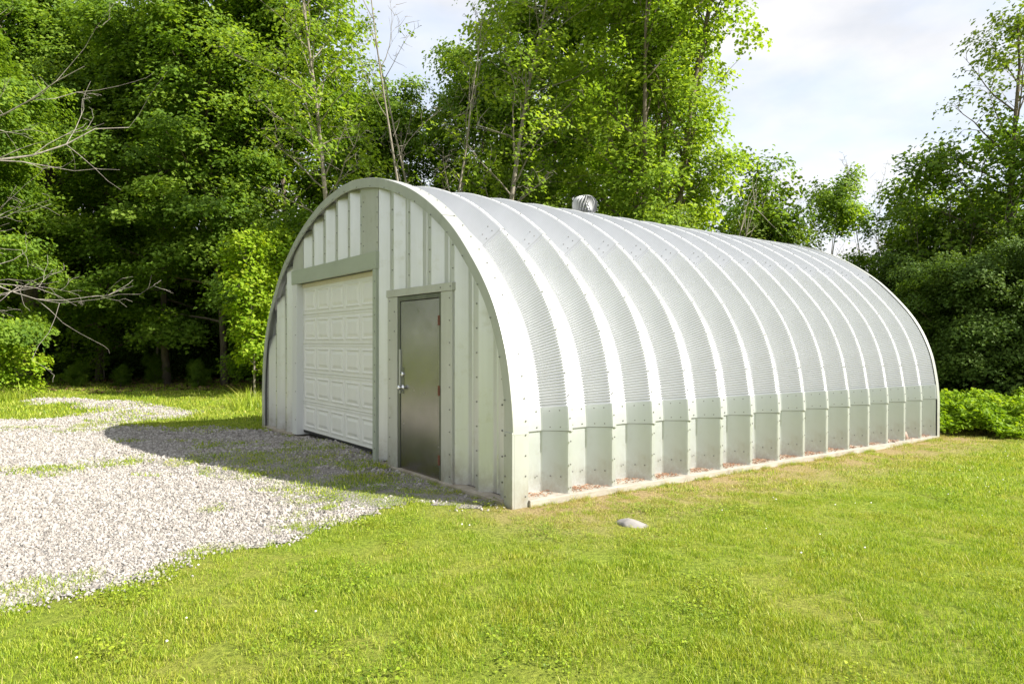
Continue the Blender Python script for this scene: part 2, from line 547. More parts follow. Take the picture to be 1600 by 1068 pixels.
# gravel sheet: fine grid cells inside the outline
def gravel_sheet():
    s = 0.12
    xs = np.arange(-22, 1.0, s); ys = np.arange(3.0, 21, s)
    X, Y = np.meshgrid(xs, ys)
    cx = (X + s / 2).ravel(); cy = (Y + s / 2).ravel()
    d = poly_dist(cx, cy, gravel_poly); ins = in_poly(cx, cy, gravel_poly)
    sd = np.where(ins, d, -d) + (vnoise(cx, cy, 0.5, 3) - 0.5) * 0.5
    keep = sd > 0.02
    n = len(xs)
    q = np.arange(X.size)[keep]
    V = np.stack([X.ravel(), Y.ravel(), gz(X.ravel(), Y.ravel()) + 0.009], 1)
    Vx = np.concatenate([V[q], V[q] + [s, 0, 0], V[q] + [s, s, 0], V[q] + [0, s, 0]])
    Vx[:, 2] = gz(Vx[:, 0], Vx[:, 1]) + 0.009
    k = len(q); F = np.stack([np.arange(k) + k * j for j in range(4)], 1)
    m, nt, b = new_mat('gravel_bed')
    v = pos_vec(nt)
    vo = nt.nodes.new('ShaderNodeTexVoronoi'); vo.inputs['Scale'].default_value = 38
    nt.links.new(v, vo.inputs['Vector'])
    n1 = noise(nt, 1.1, 5, 0.6, v); n2 = noise(nt, 60, 5, 0.7, v)
    c = ramp(nt, vo.outputs['Color'], [(0.1, (0.15, 0.14, 0.125)), (0.5, (0.245, 0.23, 0.215)), (0.9, (0.34, 0.325, 0.31))])
    c = mixc(nt, ramp(nt, n1.outputs['Fac'], [(0.4, (0, 0, 0)), (0.7, (0.5, 0.5, 0.5))]), c, (0.22, 0.185, 0.155))
    c = mixc(nt, 0.35, c, ramp(nt, n2.outputs['Fac'], [(0.35, (0.10, 0.09, 0.08)), (0.6, (0.34, 0.325, 0.31))]))
    nt.links.new(c, b.inputs['Base Color']); b.inputs['Roughness'].default_value = 0.95
    bump(nt, b, vo.outputs['Distance'], 0.8, 0.03)
    me = fast_mesh('gravel_driveway', Vx, F, m)
    o = bpy.data.objects.new('gravel_driveway', me); C.objects.link(o)
    tag(o, kind='structure')
gravel_sheet()

# ================================================================== THE STEEL ARCH BUILDING
bld = empty('arch_building', (BO.x, BO.y, 0), TH)
tag(bld, 'white corrugated steel arch building with roll-up garage door and dark steel side door', 'building')
WID = 7.46; LEN = 9.28; APEX = 3.68

half = [(0, 0.0), (0, 0.35), (0, 0.69), (0.035, 1.05), (0.13, 1.48), (0.335, 1.93), (0.67, 2.36), (1.15, 2.81), (1.84, 3.23), (2.65, 3.53), (3.3, 3.65), (3.73, 3.68)]
def catmull(pts, per=14):
    out = []
    P = [Vector((a, b)) for a, b in pts]
    P = [P[0] * 2 - P[1]] + P + [Vector((2 * 3.73 - 3.3, 3.65))]
    for i in range(1, len(P) - 2):
        for k in range(per):
            t = k / per
            out.append(0.5 * ((2 * P[i]) + (P[i + 1] - P[i - 1]) * t + (2 * P[i - 1] - 5 * P[i] + 4 * P[i + 1] - P[i + 2]) * t * t + (3 * P[i] - P[i - 1] - 3 * P[i + 1] + P[i + 2]) * t ** 3))
    out.append(P[-2])
    return out
hc = catmull(half)
full = [(p.x, p.y) for p in hc] + [(WID - p.x, p.y) for p in hc[-2::-1]]
full = np.array(full)
seg = np.hypot(*np.diff(full, axis=0).T); S = np.concatenate([[0], np.cumsum(seg)]); STOT = S[-1]
def arc(s):
    u = np.interp(s, S, full[:, 0]); z = np.interp(s, S, full[:, 1])
    e = 0.02
    du = np.interp(s + e, S, full[:, 0]) - np.interp(s - e, S, full[:, 0])
    dz = np.interp(s + e, S, full[:, 1]) - np.interp(s - e, S, full[:, 1])
    l = np.hypot(du, dz) + 1e-9
    return u, z, dz / l, -du / l          # inward normal (+u, -z side): (dz, -du)
def s_at_z(z): return float(np.interp(z, full[:len(hc), 1], S[:len(hc)]))
def s_at_u(u): return float(np.interp(u, full[:, 0], S))
def arc_pt(s, off=0.0):
    """point (u,z) of the outline moved inwards by off"""
    u, z, nu, nz = arc(s)
    return u + nu * off, z + nz * off
def zin(u, off=0.06):
    """height of the arch's inner edge above the width position u"""
    ss = np.linspace(0, STOT, 600); a, b = arc_pt(ss, off)
    return float(np.interp(u, a, b))

DEP = 0.24; PIT = 0.607; Y0 = 0.093
PROF = [(0.0, 0.0), (0.024, 0.0), (0.034, 0.012), (0.166, DEP - 0.012), (0.178, DEP), (0.43, DEP), (0.442, DEP - 0.012), (0.573, 0.012), (0.583, 0.0), (PIT, 0.0)]

def arch_rows(s0, s1, crimp0, crimp1, push, mb, camp=1.0):
    """sheet between arc lengths s0..s1; cross crimps between crimp0..crimp1; push = inward shift"""
    ss = []
    s = s0
    while s < min(crimp0, s1 - 0.02) - 1e-6: ss.append((s, 0)); s += 0.06
    if crimp1 > crimp0:
        n = int((crimp1 - crimp0) / 0.0075)
        for i in range(n + 1):
            ss.append((crimp0 + i * (crimp1 - crimp0) / n, [0, 0.0036, 0.0072, 0.0108][i % 4] * camp))
        s = crimp1 + 0.03
    while s < s1 - 0.02: ss.append((s, 0)); s += 0.06
    if not ss: ss.append((s0, 0))
    ss.append((s1, 0))
    rows = []
    for s, amp in ss:
        row = []
        for y, d in PROF:
            k = amp if 0.02 < y < PIT - 0.02 else amp * 0.25
            u, z = arc_pt(s, d + push + k)
            row.append((-u, y, z))
        rows.append(row)
    mb.grid(rows)

s_lo, s_seam, s_band, s_top = 0.06, s_at_z(0.675), s_at_z(0.915), s_at_z(2.86)
mesh_low = MB(); arch_rows(s_lo, s_seam + 0.10, 99, 0, 0.012, mesh_low)
mesh_side = MB(); arch_rows(s_band - 0.03, s_top + 0.02, s_band, s_top - 0.12, 0.002, mesh_side)
mesh_top = MB(); arch_rows(s_top - 0.10, STOT - s_top + 0.10, s_top + 0.06, STOT - s_top - 0.06, -0.004, mesh_top, 0.35)
mesh_side2 = MB(); arch_rows(STOT - s_top - 0.02, STOT - s_band + 0.03, STOT - s_top + 0.12, STOT - s_band, 0.002, mesh_side2)
mesh_lap = MB(); arch_rows(s_seam, s_band, 99, 0, -0.004, mesh_lap)
mesh_lap2 = MB(); arch_rows(STOT - s_band, STOT - s_seam, 99, 0, -0.002, mesh_lap2)
mesh_low2 = MB(); arch_rows(STOT - s_seam - 0.10, STOT - s_lo, 99, 0, 0.004, mesh_low2)

def stud(mb, c, n, r=0.0092, h=0.006):
    """small hexagonal bolt head at c, standing along n"""
    n = Vector(n).normalized(); a = n.orthogonal().normalized(); b = n.cross(a); c = Vector(c)
    k = len(mb.v)
    for q, (rr, hh) in enumerate(((r, 0), (r * 0.8, h))):
        for i in range(6):
            t = math.pi / 3 * i
            mb.v.append(tuple(c + a * math.cos(t) * rr + b * math.sin(t) * rr + n * hh))
    for i in range(6):
        j = (i + 1) % 6
        mb.f.append((k + i, k + j, k + 6 + j, k + 6 + i))
    mb.f.append(tuple(k + 6 + i for i in range(6)))

mesh_bolt = MB()
def arch_stud(s, y, d, slope=0):
    u, z, nu, nz = arc(s)
    p = (-(u + nu * (d - 0.001)), y, z + nz * (d - 0.001))
    n = Vector((nu, 0, -nz)) if slope == 0 else Vector((nu * 0.53, -0.85, -nz * 0.53))
    stud(mesh_bolt, p, n)
for s in np.arange(0.12, STOT - 0.1, 0.225):
    arch_stud(s, PIT - 0.008, -0.003)
for s in (s_seam + 0.035, s_band - 0.04, 0.22, s_top - 0.06, s_top + 0.04):
    for y in (0.235, 0.37):
        arch_stud(s, y, DEP - 0.004)
    for t in (0.3, 0.72):
        y = 0.442 + t * (0.573 - 0.442); d = (DEP - 0.012) + t * (0.012 - DEP + 0.012)
        arch_stud(s + (0.03 if t > 0.5 and s > 2.5 else 0), y, d, 1)

mesh_lap_line = MB(); arch_rows(s_seam - 0.006, s_seam - 0.0005, 99, 0, -0.003, mesh_lap_line)  # thin dark strip added to stand in for the shadow line under the lap
mesh_lap_line.v = [(a, b - 0.003, c) for a, b, c in mesh_lap_line.v]
mesh_lap.v = [(a, b - 0.004, c) for a, b, c in mesh_lap.v]
sheets = [('lap_shadow_line', mesh_lap_line.mesh('lap_shadow_line', M['bolt'])), ('lap_strip', mesh_lap.mesh('lap_strip', M['arch_low'])), ('lap_strip', mesh_lap2.mesh('lap_strip', M['arch_low'])), ('lower_arch_panel', mesh_low.mesh('lower_arch_panel', M['arch_low'])), ('crimped_arch_panel', mesh_side.mesh('crimped_arch_panel', M['arch'])),
          ('roof_arch_panel', mesh_top.mesh('roof_arch_panel', M['arch'])), ('crimped_arch_panel', mesh_side2.mesh('crimped_arch_panel', M['arch'])),
          ('lower_arch_panel', mesh_low2.mesh('lower_arch_panel', M['arch_low']))]
bolt_me = mesh_bolt.mesh('arch_bolts', M['bolt'])
for k in range(15):
    y = Y0 + k * PIT
    for nm, me in sheets + [('arch_bolts', bolt_me)]:
        o = bpy.data.objects.new(nm, me); C.objects.link(o); o.parent = bld
        ymid = y + PIT * 0.6
        o.location = (0, y, -SL * ymid); o.scale = (1, 1, 1 + SL * ymid / APEX)
        if nm == 'arch_bolts': o['kind'] = 'stuff'

def shz(y, z): return z - SL * y * (1 - z / APEX)

# arch flashing, front and back: an angle strip with a face flange and a side flange, in overlapping lengths
def flashing(name, s0, s1, yf, ys, wid, lift, lab=None):
    mb = MB(); rows = []
    n = max(4, int((s1 - s0) / 0.07))
    for i in range(n + 1):
        s = s0 + (s1 - s0) * i / n
        r = []
        for y, off in ((yf + (0.02 if ys > yf else -0.02), wid), (yf, wid - 0.002), (yf, -lift + 0.004), (yf + (0.004 if ys > yf else -0.004), -lift), (ys, -lift), (ys, -lift + 0.003)):
            u, z = arc_pt(s, off)
            r.append((-u, y, shz(y, z)))
        rows.append(r)
    mb.grid(rows)
    o = mb.build(name, M['flash'], bld)
    if lab: o['label'] = lab
    return o
s_a = s_at_z(0.70)
sa1 = s_at_u(1.25); sa2 = s_at_u(3.65)
flashing('arch_flashing', s_a - 0.02, sa1 + 0.02, -0.018, 0.165, 0.105, 0.010)
flashing('arch_flashing', sa1, sa2 + 0.02, -0.022, 0.165, 0.105, 0.014)
flashing('arch_flashing', sa2, STOT - sa1 + 0.02, -0.018, 0.165, 0.105, 0.010)
flashing('arch_flashing', STOT - sa1, STOT - 0.02, -0.022, 0.165, 0.105, 0.014)
flashing('arch_flashing', 0.02, STOT * 0.5, LEN + 0.0, LEN - 0.10, 0.105, 0.012)
flashing('arch_flashing', STOT * 0.5, STOT - 0.02, LEN + 0.0, LEN - 0.10, 0.105, 0.012)
# the lower corner post cover
mb = MB(); mb.box(-0.125, 0.008, -0.026, 0.0, -0.05, 0.70); mb.box(-0.006, 0.008, 0.0, 0.165, -0.05, 0.705)
bevel(mb.build('corner_trim', M['flash'], bld), 0.003)
fb = MB()
for z in np.arange(0.10, 0.70, 0.19):
    stud(fb, (0.009, 0.13, z), (1, 0, 0)); stud(fb, (-0.10, -0.027, z), (0, -1, 0))
for s in np.arange(0.8, STOT - 0.9, 0.21):
    u, z, nu, nz = arc(s)
    stud(fb, (-(u - nu * 0.014), 0.135, z - nz * 0.014), (nu, 0, -nz), 0.009)
    if s % 0.42 < 0.21:
        stud(fb, (-(u + nu * 0.088), -0.023, z + nz * 0.088), (0, -1, 0), 0.009)
tag(fb.build('flashing_bolts', M['bolt'], bld), kind='stuff')

# ---- front wall, corrugated panel by panel
YW = 0.035; WD = 0.10
ws = MB()
def wall_panel(ue, un, z0, crest=0.06, drop=0.0, studs=True):
    """one corrugation from its crest's edge ue (width from the right corner, larger = further left) ... to the next edge un (smaller)"""
    w = ue - un; sl = 0.115
    # going right from ue: slope in, valley, slope out, crest
    us = [(0, 0), (sl * 0.07, 0.006), (sl * 0.93, WD - 0.006), (sl, WD), (w - crest - sl, WD), (w - crest - sl * 0.93, WD - 0.006), (w - crest - 0.006, 0.004), (w - crest, 0), (w, 0)]
    # a small stiffening rib in the valley
    mid = (sl + w - crest - sl) / 2
    us = us[:4] + [(mid - 0.012, WD), (mid, WD - 0.008), (mid + 0.012, WD)] + us[4:]
    fine = []
    for (a, da), (b, db) in zip(us[:-1], us[1:]):
        n = max(1, int((b - a) / 0.03))
        for i in range(n): fine.append((a + (b - a) * i / n, da + (db - da) * i / n))
    fine.append(us[-1])
    rows = []; ztops = [zin(ue - a, 0.03) for a, _ in fine]
    zmin = min(ztops)
    for t in (0, 1):
        rows.append([(-(ue - a), YW + d, z0 if t == 0 else zt * (1 - drop) + zmin * drop) for (a, d), zt in zip(fine, ztops)])
    mb = MB(); mb.grid(rows)
    o = mb.build('wall_panel', M['wall'], bld)
    if studs:
        uc = un + crest * 0.5
        for z in np.arange(z0 + 0.16, zin(uc, 0.11) - 0.03, 0.245):
            stud(ws, (-uc, YW - 0.001, z), (0, -1, 0), 0.010)
    return o
right_edges = [2.87, 2.46, 2.04, 1.56, 1.08, 0.63, 0.20]
for i in range(6):
    z0 = 2.155 if i in (1, 2, 3) else 0.045
    wall_panel(right_edges[i], right_edges[i + 1], z0)
up = [5.53, 5.08, 4.62, 4.17, 3.75, 3.36]
for a, b in zip(up[:-1], up[1:]): wall_panel(a, b, 2.675)
lf = [7.27, 6.82, 6.31, 5.95]
for a, b in zip(lf[:-1], lf[1:]): wall_panel(a, b, 0.045, drop=0.55)
def flat_panel(u0, u1, z0, y, name='filler_panel', mat='trim', studs=()):
    n = 8; us = np.linspace(u0, u1, n)
    mb = MB()
    mb.grid([[(-u, y, z0) for u in us], [(-u, y, zin(u, 0.05)) for u in us]])
    o = mb.build(name, M[mat], bld)
    for u in studs:
        for z in np.arange(z0 + 0.12, zin(u, 0.11) - 0.03, 0.19): stud(ws, (-u, y - 0.001, z), (0, -1, 0), 0.010)
    return o
flat_panel(3.36, 2.87, 2.675, YW - 0.006, studs=(3.3, 2.9))
flat_panel(5.95, 5.53, 2.675, YW - 0.004, studs=())
flat_panel(0.20, 0.115, 0.045, YW - 0.003, studs=(0.15,))
flat_panel(7.44, 7.27, 0.045, YW - 0.003, studs=(7.33,))

# garage opening trim
def box_part(name, mat, x0, x1, y0, y1, z0, z1, bev=0.003, parent=None, label=None):
    mb = MB(); mb.box(x0, x1, y0, y1, z0, z1)
    o = mb.build(name, M[mat], parent or bld)
    if bev: bevel(o, bev)
    if label: o['label'] = label
    return o
box_part('garage_header', 'header', -5.96, -2.865, -0.012, 0.05, 2.462, 2.68, label='sage green header board over the garage door')
box_part('garage_jamb', 'jamb', -5.94, -5.735, -0.004, 0.20, 0.06, 2.46, label='white door jamb')
box_part('garage_jamb', 'header', -2.965, -2.872, -0.006, 0.16, 0.03, 2.46, label='sage green door jamb with screws')
box_part('header_seal', 'tan', -5.735, -2.966, 0.085, 0.14, 2.40, 2.461, label='tan strip under the header')
for z in np.arange(0.2, 2.6, 0.21): stud(ws, (-2.90, -0.007, z), (0, -1, 0), 0.009)
for z in np.arange(0.3, 2.4, 0.45): stud(ws, (-5.78, -0.005, z), (0, -1, 0), 0.009)
for z in np.arange(0.3, 2.4, 0.32): stud(ws, (-5.98 + 0.05, YW - 0.01, z), (0, -1, 0), 0.009)

# garage door: five sections, five raised panels in each
gu0, gu1, gz0, gz1 = -5.735, -2.965, 0.135, 2.42
sh = (gz1 - gz0) / 5
gd = MB()
for r in range(5):
    z0 = gz0 + r * sh
    gd.box(gu0, gu1, 0.105, 0.145, z0 + 0.004, z0 + sh - 0.004)
    gd.box(gu0, gu1, 0.112, 0.14, z0 + sh - 0.006, z0 + sh + 0.006)
    gd.box(gu0, gu1, 0.099, 0.106, z0 + 0.012, z0 + 0.024)
    gd.box(gu0, gu1, 0.099, 0.106, z0 + sh - 0.026, z0 + sh - 0.014)
gdo = bevel(gd.build('garage_door', M['garage'], bld), 0.003)
gdo['label'] = 'white raised-panel roll-up garage door'
pw = (gu1 - gu0 - 0.10) / 5
def raised_panel():
    mb = MB()
    w, h = pw - 0.075, sh - 0.125
    prof = [(0, 0.0), (0.008, -0.010), (0.022, -0.010), (0.034, -0.001), (0.05, -0.001), (0.085, -0.012)]
    ring = []
    for ins, y in prof:
        ring.append([(-w / 2 + ins, y, -h / 2 + ins), (w / 2 - ins, y, -h / 2 + ins), (w / 2 - ins, y, h / 2 - ins), (-w / 2 + ins, y, h / 2 - ins)])
    for a, b in zip(ring[:-1], ring[1:]):
        for i in range(4):
            j = (i + 1) % 4; mb.quad(a[i], a[j], b[j], b[i])
    mb.quad(*ring[-1])
    return mb.mesh('door_panel', M['garage'])
rp = raised_panel()
for r in range(5):
    for c in range(5):
        o = bpy.data.objects.new('door_panel', rp); C.objects.link(o); o.parent = gdo
        o.location = (gu0 + 0.05 + pw * (c + 0.5), 0.1045, gz0 + sh * (r + 0.5))
box_part('shadow_gap_strip', 'dark', gu0, gu1, 0.11, 0.15, gz0 - 0.035, gz0 + 0.003, 0)  # near-black strip that paints in the shadow gap below the garage door

# side door: trim boards, frame, leaf, hinges, knob, deadbolt
box_part('door_casing', 'trim', -2.565, -2.315, 0.004, 0.05, 0.0, 2.075)
box_part('door_casing', 'trim', -1.305, -1.085, 0.004, 0.05, 0.0, 2.075)
box_part('door_casing', 'trim', -2.585, -1.07, -0.004, 0.05, 2.077, 2.165, label='wide cap board over the side door')
for z in np.arange(0.12, 2.05, 0.235):
    stud(ws, (-1.125, 0.003, z), (0, -1, 0), 0.009); stud(ws, (-2.50, 0.003, z + 0.03), (0, -1, 0), 0.009)
    if z > 1.6: stud(ws, (-2.38, 0.003, z - 0.1), (0, -1, 0), 0.009)
for u in (1.1, 1.3): stud(ws, (-u + 0.0, -0.005, 2.12), (0, -1, 0), 0.009)
tag(ws.build('wall_screws', M['bolt'], bld), kind='stuff')
fr = MB()
fr.box(-2.313, -2.262, 0.012, 0.09, 0.03, 2.07); fr.box(-1.358, -1.307, 0.012, 0.09, 0.03, 2.07); fr.box(-2.262, -1.358, 0.012, 0.09, 2.02, 2.07)
bevel(fr.build('door_frame', M['frame'], bld), 0.003)
dl = MB(); dl.box(-2.257, -1.363, 0.022, 0.065, 0.045, 2.014)
door = bevel(dl.build('side_door', M['door'], bld), 0.004)
door['label'] = 'dull stainless steel door'
for z in (0.26, 1.01, 1.77):
    h = MB(); h.tube([(-1.362, 0.010, z - 0.055), (-1.362, 0.010, z + 0.055)], [0.009, 0.009], 8)
    h.box(-1.395, -1.364, 0.0175, 0.0215, z - 0.052, z + 0.052); h.box(-1.360, -1.335, 0.0075, 0.0115, z - 0.052, z + 0.052)
    for q in (-0.035, 0, 0.035): stud(h, (-1.381, 0.0175, z + q), (0, -1, 0), 0.005, 0.004)
    h.build('hinge', M['rust'], door)
def lathe(name, prof, mat, loc, parent, axis='Y', seg=20):
    mb = MB(); rows = []
    for i in range(seg + 1):
        t = 2 * math.pi * i / seg
        rows.append([(loc[0] + r * math.cos(t), loc[1] - h, loc[2] + r * math.sin(t)) if axis == 'Y' else (loc[0] + r * math.cos(t), loc[1] + r * math.sin(t), loc[2] + h) for r, h in prof])
    mb.grid(rows)
    return mb.build(name, mat, parent, True)
lathe('door_knob', [(0.0, 0.0), (0.034, 0.0), (0.034, 0.006), (0.014, 0.010), (0.013, 0.030), (0.022, 0.036), (0.029, 0.050), (0.027, 0.064), (0.015, 0.070), (0, 0.071)], M['chrome'], (-2.205, 0.022, 1.0), door)
lathe('deadbolt', [(0.0, 0.0), (0.030, 0.0), (0.030, 0.010), (0.024, 0.020), (0.0, 0.021)], M['chrome'], (-2.205, 0.022, 1.155), door)
lk = MB(); lk.box(-2.235, -2.17, 0.0185, 0.0215, 0.93, 1.24)
bevel(lk.build('lock_plate', M['frame'], door), 0.002)
lt = MB(); lt.box(-2.268, -2.25, 0.004, 0.024, 0.93, 1.45)
bevel(lt.build('latch_guard', M['trim'], door), 0.002)

# footing, sill boards, base boards along the side
mb = MB()
ys = np.linspace(-0.02, LEN + 0.02, 12)
x0, x1 = -WID - 0.02, 0.0
for (xa, xb) in ((x0, x1),):
    rows = []
    for y in ys: rows.append([(xa, y, shz(y, -0.35)), (xa, y, shz(y, 0.035)), (xb, y, shz(y, 0.035)), (xb, y, shz(y, -0.35)), (xa, y, shz(y, -0.35))])
    mb.grid(rows)
mb.quad((x0, ys[0], -0.35), (x1, ys[0], -0.35), (x1, ys[0], 0.035), (x0, ys[0], 0.035))
ye = ys[-1]; mb.quad((x0, ye, shz(ye, -0.35)), (x0, ye, shz(ye, 0.035)), (x1, ye, shz(ye, 0.035)), (x1, ye, shz(ye, -0.35)))
mb.build('concrete_footing', M['concrete'], bld)
for y0, y1 in ((0.166, 3.19), (3.195, 6.2), (6.205, LEN - 0.1)):
    b = MB(); rows = []
    for y in np.linspace(y0, y1, 8):
        zt = shz(y, 0.062); zb = shz(y, -0.035 + 0.006 * (y > 6.2)) ; j = 0.003 * math.sin(y * 5)
        rows.append([(-0.30, y, zb), (-0.30, y, zt), (0.030 + j, y, zt), (0.034 + j, y, zt - 0.004), (0.034 + j, y, zb), (-0.30, y, zb)])
    b.grid(rows); b.quad(*rows[0][:5]); b.quad(*rows[-1][:5])
    b.build('base_board', M['board'], bld)
fs = MB(); fs.box(-2.28, -0.128, -0.03, 0.03, -0.05, 0.045); fs.box(-1.085, -0.128, -0.032, 0.12, 0.0, 0.046)
bevel(fs.build('front_sill', M['concrete'], bld), 0.006)
fs = MB(); fs.box(-7.44, -5.95, -0.03, 0.12, -0.05, 0.046)
bevel(fs.build('front_sill', M['concrete'], bld), 0.006)
# back wall
mb = MB(); ss = np.linspace(0.02, STOT - 0.02, 60); P = [arc_pt(s, 0.05) for s in ss]
mb.quad(*[(-u, LEN - 0.02, shz(LEN, z)) for u, z in P])
mb.build('back_wall', M['wall'], bld)

# ---- turbine ventilator standing on the ridge
vent = empty('turbine_vent', tuple(BO + BX * (-3.73) + BY * 4.37 + Vector((0, 0, 3.51))), TH); vent.scale = (1.0, 1.0, 0.93)
tag(vent, 'round finned aluminium turbine ventilator on the ridge of the arch building', 'roof vent')
mb = MB()
mb.grid([[(r * math.cos(t), r * math.sin(t), h) for r, h in ((0.24, 0.0), (0.235, 0.14), (0.16, 0.19), (0.155, 0.28), (0.165, 0.285))] for t in np.linspace(0, 2 * math.pi, 25)])
mb.build('neck', M['vent'], vent, True)
def fin():
    mb = MB(); rows = []
    for i in range(13):
        a = -1.12 + 2.35 * i / 12
        r = 0.213 * max(0.0, math.cos(a)) ** 0.5 + 0.008; h = 0.445 + 0.165 * math.sin(a)
        tw = 0.55 * (i / 12 - 0.5)
        rows.append([((r - q * 0.045) * math.cos(tw + q * 0.17), (r - q * 0.045) * math.sin(tw + q * 0.17), h) for q in (0, 0.5, 1)])
    mb.grid(rows)
    return mb.mesh('fin', M['vent'], True)
fm = fin()
for i in range(24):
    o = bpy.data.objects.new('fin', fm); C.objects.link(o); o.parent = vent
    o.rotation_euler = (0, 0, 2 * math.pi * i / 24)
mb = MB(); mb.grid([[(r * math.cos(t), r * math.sin(t), h) for r, h in ((0.13, 0.592), (0.14, 0.602), (0.10, 0.615), (0.0, 0.622))] for t in np.linspace(0, 2 * math.pi, 25)])
mb.build('cap', M['vent'], vent, True)
mb = MB(); mb.tube([(0.0, 0.0, 0.28), (0.0, 0.0, 0.63)], [0.01, 0.01], 6)
mb.tube([(-0.24 * math.cos(a), 0, 0.44 + 0.19 * math.sin(a)) for a in np.linspace(-0.9, math.pi + 0.9, 22)], [0.005] * 22, 5)
mb.build('bracket', M['vent'], vent, True)

# ================================================================== STONES
def rock_mesh(name, mat, r, sq, seed, sub=3, amp=0.22):
    import bmesh
    bm = bmesh.new(); bmesh.ops.create_icosphere(bm, subdivisions=sub, radius=1)
    g = random.Random(seed)
    offs = [(Vector((g.gauss(0, 1), g.gauss(0, 1), g.gauss(0, 1))).normalized(), g.uniform(0.55, 0.9)) for _ in range(9)]
    for v in bm.verts:
        c = v.co.copy()
        for n, d in offs:
            k = c.dot(n)
            if k > d: c -= n * (k - d) * 0.85
        c *= 1 + amp * (math.sin(c.x * 3 + seed) * math.sin(c.y * 4 + 2 * seed) * 0.4)
        v.co = Vector((c.x * r * sq[0], c.y * r * sq[1], c.z * r * sq[2]))
    me = bpy.data.meshes.new(name); bm.to_mesh(me); bm.free()
    if sub > 2: me.shade_smooth()
    me.materials.append(mat)
    return me
def put(name, me, loc, rot=(0, 0, 0)):
    o = bpy.data.objects.new(name, me); C.objects.link(o); o.location = loc; o.rotation_euler = rot
    return o
o = put('field_stone', rock_mesh('field_stone', M['rock'], 0.135, (1.1, 0.8, 0.5), 14, 3, 0.25), W(989, 5.72, -0.012), (0.05, 0.12, -0.25))
tag(o, 'grey half-buried field stone in the dry grass beside the building', 'stone')
lp = BO + BX * (-0.10) + BY * 8.12
o = put('round_stone', rock_mesh('round_stone', M['pink_rock'], 0.085, (1, 1, 0.98), 5, amp=0.1), (lp.x, lp.y, shz(8.12, 0.062) + 0.078))
tag(o, 'pinkish round stone resting on the base board between two ribs', 'stone')
for k, (a, b, r) in enumerate(((-0.06, 7.50, 0.030), (-0.10, 7.58, 0.034), (-0.03, 7.64, 0.028))):
    lp = BO + BX * a + BY * b
    o = put('pale_stone', rock_mesh('pale_stone', M['pink_rock'], r, (1, 1.2, 0.8), 8 + k, 2), (lp.x, lp.y, shz(b, 0.062) + r * 0.6))
    tag(o, ('first', 'middle', 'last')[k] + ' of three pale pebbles in a row on the base board before the round stone', 'stone', 'small stones heaped on the base board')

# ================================================================== GRASS, GRAVEL, DEBRIS
def proto(name, me):
    return bpy.data.objects.new(name, me)

def grass_mat():
    m, nt, b = new_mat('grass_blade')
    a = nt.nodes.new('ShaderNodeAttribute'); a.attribute_name = 'tint'
    v = pos_vec(nt)
    n1 = noise(nt, 1.0, 5, 0.6, v); n2 = noise(nt, 5.5, 4, 0.6, v)
    green = ramp(nt, a.outputs['Fac'], [(0.0, (0.11, 0.19, 0.018)), (0.45, (0.275, 0.385, 0.022)), (0.85, (0.42, 0.50, 0.055)), (1.0, (0.50, 0.47, 0.16))])
    dry = ramp(nt, a.outputs['Fac'], [(0.0, (0.17, 0.22, 0.025)), (0.45, (0.37, 0.43, 0.035)), (0.8, (0.49, 0.48, 0.075)), (1.0, (0.56, 0.48, 0.2))])
    f = ramp(nt, mixc(nt, 0.4, n1.outputs['Fac'], n2.outputs['Fac']), [(0.44, (0, 0, 0)), (0.60, (0.8, 0.8, 0.8))])
    c = mixc(nt, f, green, dry)
    straw = ramp(nt, a.outputs['Fac'], [(0.0, (0.22, 0.21, 0.05)), (0.4, (0.42, 0.33, 0.13)), (1.0, (0.60, 0.46, 0.26))])
    sf = nt.nodes.new('ShaderNodeMath'); sf.operation = 'MULTIPLY'
    nt.links.new(soil_factor(nt), sf.inputs[0])
    nt.links.new(ramp(nt, n2.outputs['Fac'], [(0.42, (0.12, 0.12, 0.12)), (0.60, (0.95, 0.95, 0.95))]), sf.inputs[1])
    c = mixc(nt, sf.outputs['Value'], c, straw)
    nt.links.new(c, b.inputs['Base Color'])
    b.inputs['Roughness'].default_value = 0.5
    b.inputs['Specular IOR Level'].default_value = 0.3
    t = nt.nodes.new('ShaderNodeBsdfTranslucent')
    nt.links.new(mixc(nt, 1.0, c, (1.25, 1.3, 0.6), 'MULTIPLY'), t.inputs['Color'])
    mx = nt.nodes.new('ShaderNodeMixShader'); mx.inputs['Fac'].default_value = 0.35
    nt.links.new(b.outputs['BSDF'], mx.inputs[1]); nt.links.new(t.outputs['BSDF'], mx.inputs[2])
    nt.links.new(mx.outputs['Shader'], nt.nodes['Material Output'].inputs['Surface'])
    return m
M['grass'] = grass_mat()

